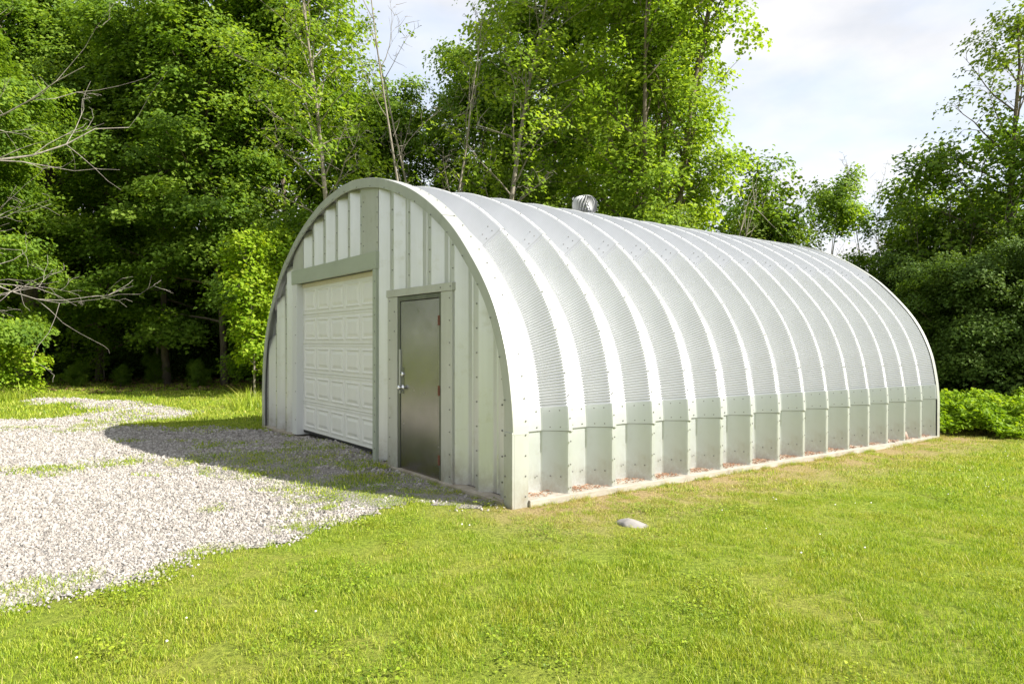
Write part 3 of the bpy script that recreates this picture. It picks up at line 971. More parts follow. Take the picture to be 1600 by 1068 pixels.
def blades(name, n, rad, hmin, hmax, wid, lean, g, mat, nseg=3, center=0.0, tmin=0.0):
    """a patch of n curved grass blades as one mesh"""
    ang = g.uniform(0, 2 * math.pi, n); rr = rad * np.sqrt(g.uniform(0, 1, n))
    bx, by = rr * np.cos(ang), rr * np.sin(ang)
    h = g.uniform(hmin, hmax, n) * (1 - center * rr / rad); az = g.uniform(0, 2 * math.pi, n)
    ln = g.uniform(0.15, 1.0, n) * lean * h
    wv = wid * g.uniform(0.6, 1.2, n); fa = az + g.normal(0, 0.7, n) + math.pi / 2
    V = []; 
    for k in range(nseg + 1):
        t = k / nseg
        x = bx + np.cos(az) * ln * t ** 1.8; y = by + np.sin(az) * ln * t ** 1.8; z = h * (t - 0.18 * t * t * lean) - 0.004
        w = wv * (1 - t) ** 0.6 * 0.5 if k < nseg else wv * 0
        V.append(np.stack([x - np.cos(fa) * w, y - np.sin(fa) * w, z], 1))
        V.append(np.stack([x + np.cos(fa) * w, y + np.sin(fa) * w, z], 1))
    V = np.stack(V, 1)                   # n, 2*(nseg+1), 3
    k = V.shape[1]
    base = np.arange(n)[:, None] * k
    F = []
    for s in range(nseg):
        F.append(np.concatenate([base + 2 * s, base + 2 * s + 1, base + 2 * s + 3], 1))
        if s < nseg - 1:
            F.append(np.concatenate([base + 2 * s, base + 2 * s + 3, base + 2 * s + 2], 1))
    tint = g.uniform(tmin, 1, n) ** 1.3
    T = np.tile(tint, len(F))
    return proto(name, fast_mesh(name, V.reshape(-1, 3), np.concatenate(F), mat, T))

g = np.random.default_rng(11)
near = [blades('blade_patch', 230, 0.13, 0.012, 0.043, 0.0038, 0.75, g, M['grass']) for _ in range(5)]
mid = [blades('blade_patch', 150, 0.22, 0.018, 0.052, 0.0075, 0.8, g, M['grass'], 2) for _ in range(4)]
far = [blades('blade_patch', 90, 0.40, 0.03, 0.085, 0.018, 0.8, g, M['grass'], 2) for _ in range(3)]
tuft = [blades('grass_tuft', 26, 0.05, 0.04, 0.14, 0.005, 1.2, g, M['grass'], 3, 0.3) for _ in range(4)]
tall = [blades('tall_tuft', 120, 0.28, 0.2, 0.62, 0.012, 0.9, g, M['grass'], 4, 0.5) for _ in range(2)]

def wedge(y0, y1, dens, gen, kx=0.86, mx=1.2):
    w = kx * y1 + mx
    n = int(dens * (y1 - y0) * 2 * w)
    x = gen.uniform(-w, w, n); y = gen.uniform(y0, y1, n)
    k = np.abs(x) < kx * y + mx
    return x[k], y[k]

# clumps of grass that have seeded in the gravel: (px, py, radius, density)
patches_px = [(590, 772, .55, 1.3), (650, 782, .5, 1.3), (540, 752, .5, 1.3), (705, 789, .35, 1.3), (480, 735, .5, 1.2), (400, 722, .4, 1.2), (520, 745, .6, .8), (600, 790, .6, .8), (430, 722, .7, .8), (700, 765, .3, .8), (560, 735, .6, .7), (70, 737, 0.35, 1), (190, 722, 0.25, .6), (225, 722, 0.3, .7), (330, 670, 0.8, .8), (420, 700, .5, .8), (330, 722, .5, .9), (370, 735, .6, .9), (440, 738, .5, .9), (470, 745, .4, .9), (500, 750, .4, 1), (560, 765, .5, 1.0), (600, 772, .5, 1.0), (650, 778, .4, 1), (540, 715, .5, .8), (610, 745, .35, .9), (660, 762, .3, .8),
              (310, 690, .35, .8), (235, 690, .3, .6), (345, 702, .4, .7), (470, 700, .5, .6), (520, 735, .3, .6), (580, 730, .3, .6), (120, 675, .4, .8), (150, 667, .5, .9), (80, 675, .3, .5), (200, 662, .6, .9), (250, 657, .5, .8), (20, 670, .4, .6), (560, 790, .35, .8), (600, 810, .45, .9), (490, 828, .2, .7), (405, 862, .12, .8),
              (345, 795, .07, 1), (330, 800, .1, .6), (262, 833, .05, 1), (300, 855, .05, .8), (355, 858, .09, .9), (465, 822, .12, .9), (487, 818, .1, .9), (100, 858, .05, .8), (60, 812, .08, .5), (170, 640, .7, .5), (220, 648, .5, .6), (315, 745, .2, .4), (520, 770, .2, .6), (40, 925, .12, .8), (100, 905, .1, .8), (240, 878, .1, .7)]
patch = np.array([gpt(a, b) + (r, dn) for a, b, r, dn in patches_px])

def patch_amount(x, y):
    extra = np.zeros(len(x))
    for px, py, r, dn in patch:
        q = np.hypot((x - px) / 1.5, y - py) / r
        extra = np.maximum(extra, dn * np.clip((1.35 - q) * 1.3, 0, 1) * np.clip((vnoise(x, y, 0.18, 9) - (0.33 if dn <= 1 else 0.12)) * 6, 0, 1))
    return extra

def grass_prob(x, y):
    d = poly_dist(x, y, gravel_poly); ins = in_poly(x, y, gravel_poly)
    sd = np.where(ins, d, -d) + (vnoise(x, y, 0.5, 3) - 0.5) * 0.5 + (vnoise(x, y, 0.15, 5) - 0.5) * 0.25
    p = 1 - np.clip((sd + 0.02) / 0.15, 0, 1)
    extra = patch_amount(x, y)
    lx, ly = local_xy(x, y)
    inside = (lx < 0.05) & (lx > -WID) & (ly > -0.04) & (ly < LEN)
    thin = np.clip(1 - 0.25 * (np.clip((1.5 - lx) / 1.2, 0, 1) * (ly > -0.5) * (lx > -0.3)), 0, 1)
    p = np.maximum(p * thin, extra)
    p[inside] = 0
    return p

def lawn(name, rings, protos, label):
    xs, ys = [], []
    for y0, y1, dn in rings:
        x, y = wedge(y0, y1, dn, rng)
        k = rng.uniform(0, 1, len(x)) < grass_prob(x, y)
        xs.append(x[k]); ys.append(y[k])
    x = np.concatenate(xs); y = np.concatenate(ys); n = len(x)
    P = np.stack([x, y, gz(x, y)], 1)
    rot = np.stack([rng.normal(0, .08, n), rng.normal(0, .08, n), rng.uniform(0, 6.28, n)], 1)
    lx, ly = local_xy(x, y)
    small = 1 - 0.2 * ((lx > -0.3) & (lx < 1.2) & (ly > -0.5))
    hv = 0.75 + 0.55 * vnoise(x, y, 0.35, 21)
    scatter(name, P, rot, rng.uniform(0.8, 1.15, n) * hv * small, rng.integers(0, len(protos), n), protos, label, 'grass')
    print(name, n)
lawn('lawn_grass', [(1.6, 4.2, 70), (4.2, 7.0, 62)], near, 'mown yellow-green lawn grass in the foreground')
lawn('lawn_grass', [(7.0, 10.0, 30), (10.0, 13.0, 24)], mid, 'mown lawn grass around and beside the building')
lawn('lawn_grass', [(13.0, 19.0, 9), (19.0, 25.0, 5)], far, 'mown lawn grass far off below the trees')
# coarse tufts that stick out of the lawn and the gravel
x, y = wedge(1.8, 11, 5, rng); k = rng.uniform(0, 1, len(x)) < grass_prob(x, y) * 0.8; x, y = x[k], y[k]; n = len(x)
scatter('grass_tufts', np.stack([x, y, gz(x, y)], 1), np.stack([np.zeros(n), np.zeros(n), rng.uniform(0, 6.28, n)], 1), rng.uniform(0.45, 0.95, n), rng.integers(0, 4, n), tuft, 'coarse grass tufts standing out of lawn and gravel', 'grass')
# grass creeping up to the base board, the sill and the corner
n = 420; ly = rng.uniform(0.0, LEN, n); lx = 0.04 + np.abs(rng.normal(0, 0.05, n))
k = vnoise(ly, lx * 0, 0.35, 50) > 0.36; ly, lx = ly[k], lx[k]
ly2 = -0.04 - np.abs(rng.normal(0, 0.06, 260)); lx2 = -rng.uniform(0.0, WID, 260); k = (vnoise(lx2, lx2 * 0, 0.3, 51) > 0.45) & ((lx2 > -2.9) | (lx2 < -5.8)); ly2, lx2 = ly2[k], lx2[k]
lx = np.concatenate([lx, lx2]); ly = np.concatenate([ly, ly2]); n = len(lx)
x = BO.x + BX.x * lx + BY.x * ly; y = BO.y + BX.y * lx + BY.y * ly
scatter('edge_grass', np.stack([x, y, gz(x, y)], 1), np.stack([np.zeros(n), np.zeros(n), rng.uniform(0, 6.28, n)], 1), rng.uniform(0.35, 0.85, n), rng.integers(0, 4, n), tuft, 'unmown grass tufts growing against the foot of the building', 'grass')
# tall grass clump by the building's left corner
tp = [W(372, 16.2), W(386, 16.0), W(398, 16.4), W(380, 16.8), W(392, 15.6), W(2, 17.4), W(18, 17.6), W(30, 17.9), W(-15, 17.5), W(10, 18.3)]
tcl = proto('x', None)
for nm, idx, lab in (('tall_grass', range(5), 'clump of tall bright grass at the far left corner of the building'), ('tall_grass', range(5, 10), 'tall bright grass below the bush at the left edge of the lane')):
    P = np.array([tp[i] for i in idx]); n = len(P)
    scatter(nm, P, np.stack([np.zeros(n), np.zeros(n), rng.uniform(0, 6, n)], 1), rng.uniform(1.0, 1.5, n), rng.integers(0, 2, n), tall, lab, 'grass')

# gravel stones
gstones = [proto('gravel_stone', rock_mesh('gravel_stone', M['gravel'], 0.0125, (1.1, 0.85, 0.62), 20 + i, 1, 0.3)) for i in range(5)]
def gravel_scatter(rings, label):
    X, Y, Sx = [], [], []
    for y0, y1, dn, sc in rings:
        x, y = wedge(y0, y1, dn, rng, 0.80, 0.6)
        x, y = x[x < 0.6], y[x < 0.6]
        d = poly_dist(x, y, gravel_poly); ins = in_poly(x, y, gravel_poly)
        sd = np.where(ins, d, -d) + (vnoise(x, y, 0.5, 3) - 0.5) * 0.5
        k = rng.uniform(0, 1, len(x)) < np.clip((sd + 0.2) / 0.32, 0, 1) ** 1.4 * (1 - 0.8 * patch_amount(x, y))
        X.append(x[k]); Y.append(y[k]); Sx.append(np.full(k.sum(), sc))
    x = np.concatenate(X); y = np.concatenate(Y); s = np.concatenate(Sx); n = len(x)
    P = np.stack([x, y, gz(x, y) + 0.010], 1)
    size = s * np.exp(rng.normal(0, 0.38, n))
    scatter('gravel', P, rng.uniform(0, 6.28, (n, 3)), size, rng.integers(0, 5, n), gstones, label, 'gravel')
    print('gravel', n)
gravel_scatter([(3.5, 5.5, 3300, 0.80), (5.5, 8, 2300, 0.95), (8, 11, 1300, 1.2), (11, 16, 800, 1.35), (16, 21, 350, 1.7)], 'loose pale limestone gravel of the driveway')

# pine needles and bits on the base board
def debris():
    mb = MB(); mb.tube([(-0.02, 0, 0), (0, 0.004, 0.002), (0.022, 0, 0)], [0.0012, 0.0022, 0.001], 3)
    a = proto('needle', mb.mesh('needle', M['debris']))
    b = proto('chip', rock_mesh('chip', M['debris'], 0.008, (1, 0.8, 0.4), 3, 1))
    n = 5200
    ly = rng.uniform(0.2, LEN - 0.1, n); lx = -0.02 - 0.22 * rng.uniform(0, 1, n) ** 0.8
    ph = (ly - Y0) % PIT
    edge = np.interp(ph, [0, 0.024, 0.17, 0.43, 0.58, PIT], [0.0, 0.0, -0.23, -0.23, 0, 0])
    k = (lx > edge + 0.005) & (rng.uniform(0, 1, n) < 0.25 + 1.1 * vnoise(ly, lx, 0.22, 14) ** 1.5); lx, ly = lx[k], ly[k]; n = len(lx)
    P = np.array([tuple(BO + BX * a_ + BY * b_ + Vector((0, 0, shz(b_, 0.066)))) for a_, b_ in zip(lx, ly)])
    P[:, 2] += rng.uniform(0, 0.012, n)
    scatter('needle_litter', P, np.stack([rng.normal(0, .3, n), rng.normal(0, .3, n), rng.uniform(0, 6.28, n)], 1), rng.uniform(0.6, 1.6, n), rng.integers(0, 2, n), [a, b], 'rust-brown needles and bits lying on the base board', 'litter')
debris()

# white clover heads and specks in the lawn
mb = MB(); mb.tube([(0, 0, 0), (0, 0, 0.045)], [0.001, 0.001], 3)
m_cl, nt, b_ = new_mat('clover_white'); b_.inputs['Base Color'].default_value = (0.75, 0.74, 0.68, 1); b_.inputs['Roughness'].default_value = 0.8
clov = proto('clover_head', rock_mesh('clover_head', m_cl, 0.0085, (1, 1, 0.9), 2, 1))
x, y = wedge(2.5, 12, 2.2, rng); k = (grass_prob(x, y) > 0.9) & (vnoise(x, y, 1.2, 30) > 0.45); x, y = x[k], y[k]; n = len(x)
scatter('clover_flowers', np.stack([x, y, gz(x, y) + 0.05], 1), np.zeros((n, 3)), rng.uniform(0.6, 1.1, n), np.zeros(n), [clov], 'tiny white clover heads dotted over the lawn', 'flowers')

# low broad-leaved clover and plantain between the blades
def clover_patch(seed):
    ng = np.random.default_rng(seed); n = 46
    a = ng.uniform(0, 6.28, n); q = 0.10 * np.sqrt(ng.uniform(0, 1, n))
    P = np.stack([q * np.cos(a), q * np.sin(a), ng.uniform(0.014, 0.040, n)], 1)
    N = np.stack([ng.normal(0, .35, n), ng.normal(0, .35, n), np.ones(n)], 1); N /= np.linalg.norm(N, axis=1, keepdims=True)
    V, F = leaf_geometry(P, N, ng.uniform(0.009, 0.018, n), ng, 0.85, 0.1)
    t = ng.uniform(0.0, 0.55, n)
    return proto('clover_patch', fast_mesh('clover_patch', V, F, M['grass'], np.concatenate([t, t])))
cps = [clover_patch(60 + i) for i in range(3)]
x, y = wedge(1.8, 12, 34, rng); k = (grass_prob(x, y) > 0.8) & (vnoise(x, y, 0.45, 44) + 0.5 * vnoise(x, y, 0.13, 45) > 1.02); x, y = x[k], y[k]; n = len(x)
scatter('clover_leaves', np.stack([x, y, gz(x, y)], 1), np.stack([np.zeros(n), np.zeros(n), rng.uniform(0, 6.28, n)], 1), rng.uniform(0.8, 1.5, n), rng.integers(0, 3, n), cps, 'low clover and broad-leaved weeds in darker patches of the lawn', 'weeds')

# brown leaf litter along the edge of the wood
mlf = leaf_geometry(np.zeros((1, 3)), np.array([[0, 0, 1.0]]), np.array([0.11]), g)
lit = proto('fallen_leaf', fast_mesh('fallen_leaf', mlf[0], mlf[1], M['litter']))
n = 9000; x = rng.uniform(-24, 14, n); y = rng.uniform(19.0, 30, n)
k = (x < -4) | (x > 8); x, y = x[k], y[k]; k = (y > 21 + vnoise(x, y, 2.0, 4) * 2 - 1.0); x, y = x[k], y[k]; n = len(x)
scatter('leaf_litter', np.stack([x, y, gz(x, y) + 0.03], 1), np.stack([rng.normal(0, .4, n), rng.normal(0, .4, n), rng.uniform(0, 6.28, n)], 1), rng.uniform(0.7, 1.5, n), np.zeros(n), [lit], 'brown fallen leaves on the floor at the edge of the wood', 'leaf litter')

# ================================================================== TREES
def limb_path(p, d, L, n, g, up=0.0, jit=0.12):
    pts = [Vector(p)]; d = Vector(d).normalized()
    for i in range(n):
        d = (d + Vector((g.gauss(0, jit), g.gauss(0, jit), g.gauss(0, jit) + up / n))).normalized()
        pts.append(pts[-1] + d * (L / n))
    return pts

def tree_meshes(name, seed, H, Rc, cb, tr, leafm, barkm, nl=24, leaf=0.14, lpm=480, elev=(5, 55), spray=(0.45, 0.85), sub=6, stems=1, flat=0.22, shape='round', lean=0.03, bare=0.0, tilt=0.4, spread=0.0):
    g = random.Random(seed); ng = np.random.default_rng(seed)
    mb = MB(); sprays = []
    trunks = []
    for s in range(stems):
        az = 2 * math.pi * s / stems + g.uniform(0, 1)
        off = Vector((math.cos(az), math.sin(az), 0)) * (0 if stems == 1 else tr * 1.0)
        hh = H * (0.93 if s == 0 else g.uniform(0.72, 0.95))
        d = Vector((g.gauss(0, lean), g.gauss(0, lean), 1)) + off.normalized() * (spread if stems > 1 else 0)
        pts = limb_path(off * 0.5, d, hh, 9, g, 0.0, 0.035)
        r0 = tr if stems == 1 else tr * 0.7
        rad = [r0 * (1.25 if i == 0 else 1) * (1 - 0.88 * (i / 9) ** 0.9) for i in range(10)]
        pts[0] = pts[0] - Vector((0, 0, 0.15))
        mb.tube(pts, rad, 9)
        trunks.append((pts, rad, hh))
    for i in range(nl):
        pts, rad, hh = trunks[i % stems]
        t = (i + 0.5) / nl
        z = cb + (hh - cb) * (t ** 0.9) * 0.97
        k = min(8, int(z / hh * 9)); f = z / hh * 9 - k
        p = pts[k].lerp(pts[k + 1], min(1, max(0, f)))
        if shape == 'round': pr = math.sqrt(max(0.05, 1 - (2 * t - 0.75) ** 2 / 1.7))
        elif shape == 'column': pr = 0.75 + 0.25 * math.sin(t * math.pi)
        elif shape == 'vase': pr = 0.45 + 0.75 * math.sin(min(1, t * 1.15) * math.pi * 0.62)
        else: pr = 1 - 0.75 * t
        az = i * 2.39996 + g.uniform(-0.5, 0.5)
        el = R(elev[0] + (elev[1] - elev[0]) * t + g.uniform(-10, 10))
        L = Rc * pr * g.uniform(0.75, 1.15)
        d = Vector((math.cos(az) * math.cos(el), math.sin(az) * math.cos(el), math.sin(el)))
        lp = limb_path(p, d, L, 6, g, 0.15, 0.12)
        r1 = max(0.012, rad[k] * 0.42)
        mb.tube(lp, [r1 * (1 - 0.85 * j / 6) for j in range(7)], 5, False)
        for j in range(sub):
            q = 0.22 + 0.78 * (j + g.uniform(0, 0.7)) / sub
            kk = min(5, int(q * 6)); a = lp[kk].lerp(lp[kk + 1], min(1, q * 6 - kk))
            side = 1 if j % 2 else -1
            sd = Vector((-d.y, d.x, 0.0)).normalized() * side * g.uniform(0.5, 1.1) + d * 0.8 + Vector((0, 0, g.uniform(-0.25, 0.35)))
            SL_ = L * 0.42 * (1.15 - q * 0.7) * g.uniform(0.6, 1.2)
            sp = limb_path(a, sd, SL_, 3, g, 0.0, 0.18)
            mb.tube(sp, [r1 * 0.35, r1 * 0.26, r1 * 0.16, r1 * 0.07], 3, False)
            if g.random() > bare:
                sprays.append((sp[-1], g.uniform(*spray), d))
                if q < 0.7 and g.random() > bare: sprays.append((sp[1], g.uniform(*spray) * 0.7, d))
            if bare > 0.3:
                for _ in range(3):
                    tw = limb_path(sp[g.randrange(1, 4)], Vector((g.gauss(0, 1), g.gauss(0, 1), g.gauss(0.5, 0.6))), SL_ * g.uniform(0.3, 0.7), 3, g, 0, 0.2)
                    mb.tube(tw, [0.007, 0.006, 0.004, 0.002], 3, False)
        if g.random() > bare: sprays.append((lp[-1], g.uniform(*spray), d))
    trunk_me = mb.mesh(name + '_trunk', barkm, True)
    crown_me = None
    if sprays:
        c = np.array([tuple(s[0]) for s in sprays]); r = np.array([s[1] for s in sprays]); dd = np.array([tuple(s[2]) for s in sprays])
        cnt = np.maximum(8, (lpm * r * r * ng.uniform(0.6, 1.3, len(r))).astype(int))
        idx = np.repeat(np.arange(len(r)), cnt); n = len(idx)
        a = ng.uniform(0, 2 * np.pi, n); q = np.sqrt(ng.uniform(0, 1, n)) * (1 + 0.25 * np.sin(a * 3 + idx)) 
        rr = r[idx] * q
        outd = dd[idx].copy(); outd[:, 2] = 0; outd /= np.linalg.norm(outd, axis=1, keepdims=True) + 1e-6
        Px = np.cos(a) * rr; Py = np.sin(a) * rr
        along = Px * outd[:, 0] + Py * outd[:, 1]
        Pz = -0.30 * rr * q - tilt * 0.4 * np.maximum(along, 0) + ng.normal(0, 1, n) * r[idx] * flat
        P = c[idx] + np.stack([Px, Py, Pz], 1)
        P[:, 2] = np.maximum(P[:, 2], 0.15)
        N = np.stack([outd[:, 0] * tilt + np.cos(a) * 0.25 + ng.normal(0, .34, n), outd[:, 1] * tilt + np.sin(a) * 0.25 + ng.normal(0, .34, n), 0.75 + ng.normal(0, .25, n)], 1)
        N /= np.linalg.norm(N, axis=1, keepdims=True)
        V, F = leaf_geometry(P, N, leaf * ng.uniform(0.5, 1.38, n), ng)
        st = ng.uniform(0.15, 0.75, len(r))
        tint = np.clip(st[idx] + ng.normal(0, 0.16, n), 0, 1)
        crown_me = fast_mesh(name + '_crown', V, F, leafm, np.concatenate([tint, tint]))
    return trunk_me, crown_me

tri_total = 0
def plant(name, meshes, loc, rz=0.0, sc=1.0, scz=None, label='', cat='tree', group=None):
    global tri_total
    e = empty(name, loc, rz); e.scale = (sc, sc, scz or sc)
    tag(e, label, cat, group)
    for nm, me in zip(('trunk', 'crown'), meshes):
        if me is None: continue
        o = bpy.data.objects.new(nm, me); C.objects.link(o); o.parent = e
        tri_total += len(me.polygons)
    return e

mapleA = tree_meshes('maple', 1, 15, 4.9, 3.0, 0.36, M['maple'], M['bark'], 34, 0.155, 420, (0, 62), (0.55, 1.0), 7)
mapleB = tree_meshes('maple', 2, 15, 4.2, 1.8, 0.15, M['maple'], M['bark'], 40, 0.15, 410, (-6, 60), (0.5, 0.95), 6)
mapleC = tree_meshes('maple', 3, 13, 3.2, 1.5, 0.12, M['maple'], M['bark'], 34, 0.145, 390, (8, 66), (0.4, 0.8), 6, shape='column')
ashA = tree_meshes('ash', 5, 14.5, 3.5, 3.0, 0.20, M['ash'], M['bark'], 70, 0.12, 520, (44, 74), (0.24, 0.5), 9, stems=5, flat=0.35, shape='vase', spread=0.11)
ashB = tree_meshes('ash', 6, 13, 2.7, 4.2, 0.105, M['ash'], M['bark_grey'], 28, 0.115, 270, (35, 65), (0.3, 0.6), 6, flat=0.35, shape='round', bare=0.38)
bareA = tree_meshes('thin_tree', 7, 13, 2.0, 2.6, 0.085, M['ash'], M['bark_grey'], 28, 0.11, 240, (50, 80), (0.25, 0.4), 5, stems=4, bare=0.86, spread=0.10)
bushA = tree_meshes('bush', 8, 6.0, 2.7, 0.7, 0.10, M['bush'], M['bark_grey'], 34, 0.10, 520, (10, 65), (0.35, 0.65), 6, stems=3, flat=0.4, spread=0.12)
bushB = tree_meshes('bush', 9, 5.5, 2.3, 0.5, 0.08, M['maple'], M['bark_grey'], 30, 0.125, 430, (10, 65), (0.35, 0.7), 6, stems=2, flat=0.35, spread=0.12)
deepA = tree_meshes('dark_maple', 10, 6.2, 3.0, 0.3, 0.12, M['deep'], M['bark'], 36, 0.125, 560, (0, 62), (0.45, 0.8), 7, stems=2, flat=0.2, spread=0.1)
saplA = tree_meshes('sapling', 12, 4.6, 0.85, 0.7, 0.035, M['bright'], M['bark_grey'], 24, 0.115, 420, (20, 60), (0.18, 0.34), 4, flat=0.35, shape='column')
slim = tree_meshes('slim_tree', 13, 8.0, 1.15, 5.3, 0.07, M['maple'], M['bark_grey'], 12, 0.12, 420, (25, 60), (0.28, 0.5), 4, stems=2, flat=0.4, spread=0.03)
youngA = tree_meshes('young_maple', 17, 6.3, 1.45, 0.8, 0.05, M['maple'], M['bark_grey'], 26, 0.12, 330, (20, 68), (0.24, 0.5), 5, stems=2, flat=0.35, shape='column', bare=0.3, spread=0.08)
bushC = tree_meshes('low_bush', 16, 1.9, 1.0, 0.3, 0.03, M['bright'], M['bark_grey'], 22, 0.11, 420, (5, 60), (0.22, 0.4), 4, stems=2, flat=0.3, spread=0.1)
tallB = tree_meshes('tall_tree', 14, 11.4, 2.6, 2.6, 0.17, M['bush'], M['bark'], 28, 0.12, 230, (20, 55), (0.25, 0.5), 6, flat=0.4, bare=0.22, stems=1)
bareS = tree_meshes('bare_sapling', 15, 8.6, 1.5, 3.0, 0.05, M['bush'], M['dead'], 12, 0.1, 200, (50, 75), (0.2, 0.3), 4, stems=2, bare=0.97, spread=0.12)

grpW = 'maples along the edge of the wood'
specs = [
    ('maple_tree', mapleA, (42, 26.0), 0.3, 1.0, 'big maple with a thick ridged trunk at the far left behind the gravel lane'),
    ('maple_tree', mapleB, (155, 27.5), 1.2, 1.02, 'leafy maple between the thick-trunked maple and the lane end'),
    ('maple_tree', mapleB, (262, 25.0), 3.4, 0.95, 'leafy maple with layered boughs hanging over the end of the gravel lane'),
    ('maple_tree', mapleC, (352, 24.0), 0.9, 1.1, 'narrow maple just left of the bright sapling by the building'),
    ('maple_tree', mapleC, (438, 25.5), 2.7, 1.16, 'tall narrow dark maple rising behind the left shoulder of the arch'),
    ('maple_tree', mapleB, (95, 33), 4.4, 1.0, 'tall maple deeper in the wood at the far left'),
    ('maple_tree', mapleA, (300, 33), 2.0, 1.0, 'wide maple deeper in the wood behind the lane'),
    ('maple_tree', mapleC, (545, 31), 4.1, 1.0, 'maple behind the thin ash left of the sky gap'),
    ('maple_tree', mapleC, (625, 27), 1.7, 0.86, 'low maple filling the sky gap above the arch front'),
    ('maple_tree', mapleC, (742, 26), 5.2, 0.98, 'maple between the bare multi-stem tree and the grey trunk'),
    ('maple_tree', mapleC, (850, 23.5), 3.0, 1.06, 'dark columnar maple above the roof left of the turbine vent'),
    ('maple_tree', mapleB, (930, 30), 0.2, 0.9, 'maple behind the turbine vent'),
]
for nm, ms, (px, d), rz, sc, lab in specs:
    plant(nm, ms, W(px, d, -0.1), rz, sc, None, lab, 'tree', grpW)
plant('maple_tree', mapleB, W(-105, 18.0, -0.1), 2.2, 0.72, None, 'maple just beyond the left edge with leafy boughs reaching into view', 'tree')
plant('ash_tree', ashA, W(1012, 19.0, -0.1), 0.6, 1.05, None, 'large bright yellow-green ash spreading above the middle of the roof', 'tree')
plant('ash_tree', ashB, W(517, 19.5, -0.1), 0.2, 1.05, None, 'airy light green ash with a straight grey trunk above the left of the arch', 'tree')
plant('ash_tree', ashB, W(783, 18.0, -0.1), 2.4, 1.03, None, 'thin ash with a pale grey trunk left of the turbine vent', 'tree')
plant('bare_tree', bareA, W(680, 18.0, -0.1), 0.5, 1.0, None, 'nearly leafless multi-stem tree standing against the sky gap', 'tree')
gb = 'bushes behind the building'
for ms, (px, d), rz, sc, lab in [
    (bushA, (905, 18.5), 0.3, 0.80, 'pale green bush right behind the turbine vent'),
    (bushA, (1010, 18.0), 1.9, 0.76, 'rounded pale bush below the large ash'),
    (bushA, (1105, 18.5), 3.3, 0.66, 'pale bush behind the middle of the roof slope'),
    (bushA, (1188, 21.5), 4.4, 0.9, 'upright loose bush at the edge of the open sky'),
    (bushA, (1484, 22.0), 5.0, 1.0, 'taller loose bush left of the dark-trunked tall tree'),
    (bushB, (1610, 20.0), 3.6, 0.9, 'bush crowding the right edge of the view'),
    (bushB, (560, 22.5), 3.0, 1.0, 'bush below the airy ash'),
    (bushB, (650, 21.5), 4.2, 1.0, 'bush at the foot of the leafless tree'),
    (bushB, (745, 21.0), 5.7, 1.0, 'bush behind the ridge between bare tree and grey trunk'),
    (bushB, (450, 22.0), 1.1, 1.0, 'bush behind the left shoulder of the arch'),
    (bushA, (840, 21.0), 0.9, 1.0, 'bush behind the ridge just left of the turbine vent')]:
    plant('bush', ms, W(px, d, -0.1), rz, sc, None, lab, 'bush', gb)
plant('slim_tree', slim, W(1284, 24.0, -0.1), 0.7, 0.98, None, 'slim two-stemmed tree alone against the clouds behind the roof', 'tree')
plant('tall_tree', tallB, W(1553, 19.0, -0.1), 1.1, 1.0, None, 'tall open tree with a dark trunk at the right edge', 'tree')
plant('bare_sapling', bareS, W(1372, 24.0, -0.1), 0.3, 1.03, None, 'leafless twiggy sapling against the white cloud', 'tree')
plant('bare_sapling', bareS, W(1345, 25.5, -0.1), 2.3, 0.9, None, 'shorter leafless sapling left of the twiggy one', 'tree')
for (px, d), rz, sc, lab in [((1208, 20.5), 2.9, 1.12, 'loose young maple left of the slim two-stemmed tree'), ((1340, 23.0), 0.2, 0.74, 'lowest young maple, right of the slim two-stemmed tree'), ((1395, 22.0), 1.7, 0.92, 'young maple in front of the leafless sapling'), ((1440, 21.0), 3.1, 1.15, 'young maple above the rear end of the roof'), ((1500, 20.0), 4.4, 1.25, 'young maple just left of the dark-trunked tall tree'), ((1598, 18.5), 5.2, 1.25, 'young maple at the right edge beside the tall tree')]:
    plant('young_maple', youngA, W(px, d, -0.1), rz, sc, None, lab, 'tree', 'young maples right of the roof')
gd_ = 'dark shrubs at the right rear'
for (px, d), rz, sc, lab in [
    ((1462, 18.5), 0.4, 0.62, 'dark green shrub touching the rear end of the building'),
    ((1530, 16.5), 2.2, 0.60, 'dense dark shrub behind the bright low foliage'),
    ((1610, 17.5), 3.9, 0.68, 'dense dark shrub at the right edge of the view'),
    ((1510, 21.5), 1.0, 0.75, 'dark shrub below the tall loose bush'),
    ((1690, 16.0), 5.0, 0.8, 'dark shrub just beyond the right edge')]:
    plant('dark_shrub', deepA, W(px, d, -0.1), rz, sc, None, lab, 'shrub', gd_)
plant('maple_tree', mapleA, (23.5, 13.0, -0.3), 1.4, 0.5, None, 'maple outside the view that shades the right rear shrubs', 'tree')
plant('maple_sapling', saplA, W(398, 18.6, -0.05), 0.3, 1.0, None, 'bright yellow-green maple sapling at the left corner of the building', 'tree')
plant('maple_sapling', saplA, W(420, 20.0, -0.05), 2.3, 1.08, None, 'second bright sapling half hidden by the arch', 'tree')
plant('low_bush', bushC, W(-4, 18.4, -0.1), 0.3, 1.0, None, 'small bright bush at the left edge of the lane', 'bush')
for k, ((px, d), sc, lab) in enumerate([((120, 23.5), 0.16, 'small undergrowth bush right of the thick trunk'), ((190, 23.8), 0.14, 'small undergrowth bush in the shade left of the lane end'), ((310, 23.0), 0.17, 'small undergrowth bush in the shade near the sapling'), ((245, 25.0), 0.2, 'small undergrowth bush in the middle of the dark wood edge')]):
    plant('undergrowth_bush', bushB, W(px, d, -0.05), k, sc, None, lab, 'bush', 'undergrowth along the edge of the wood')

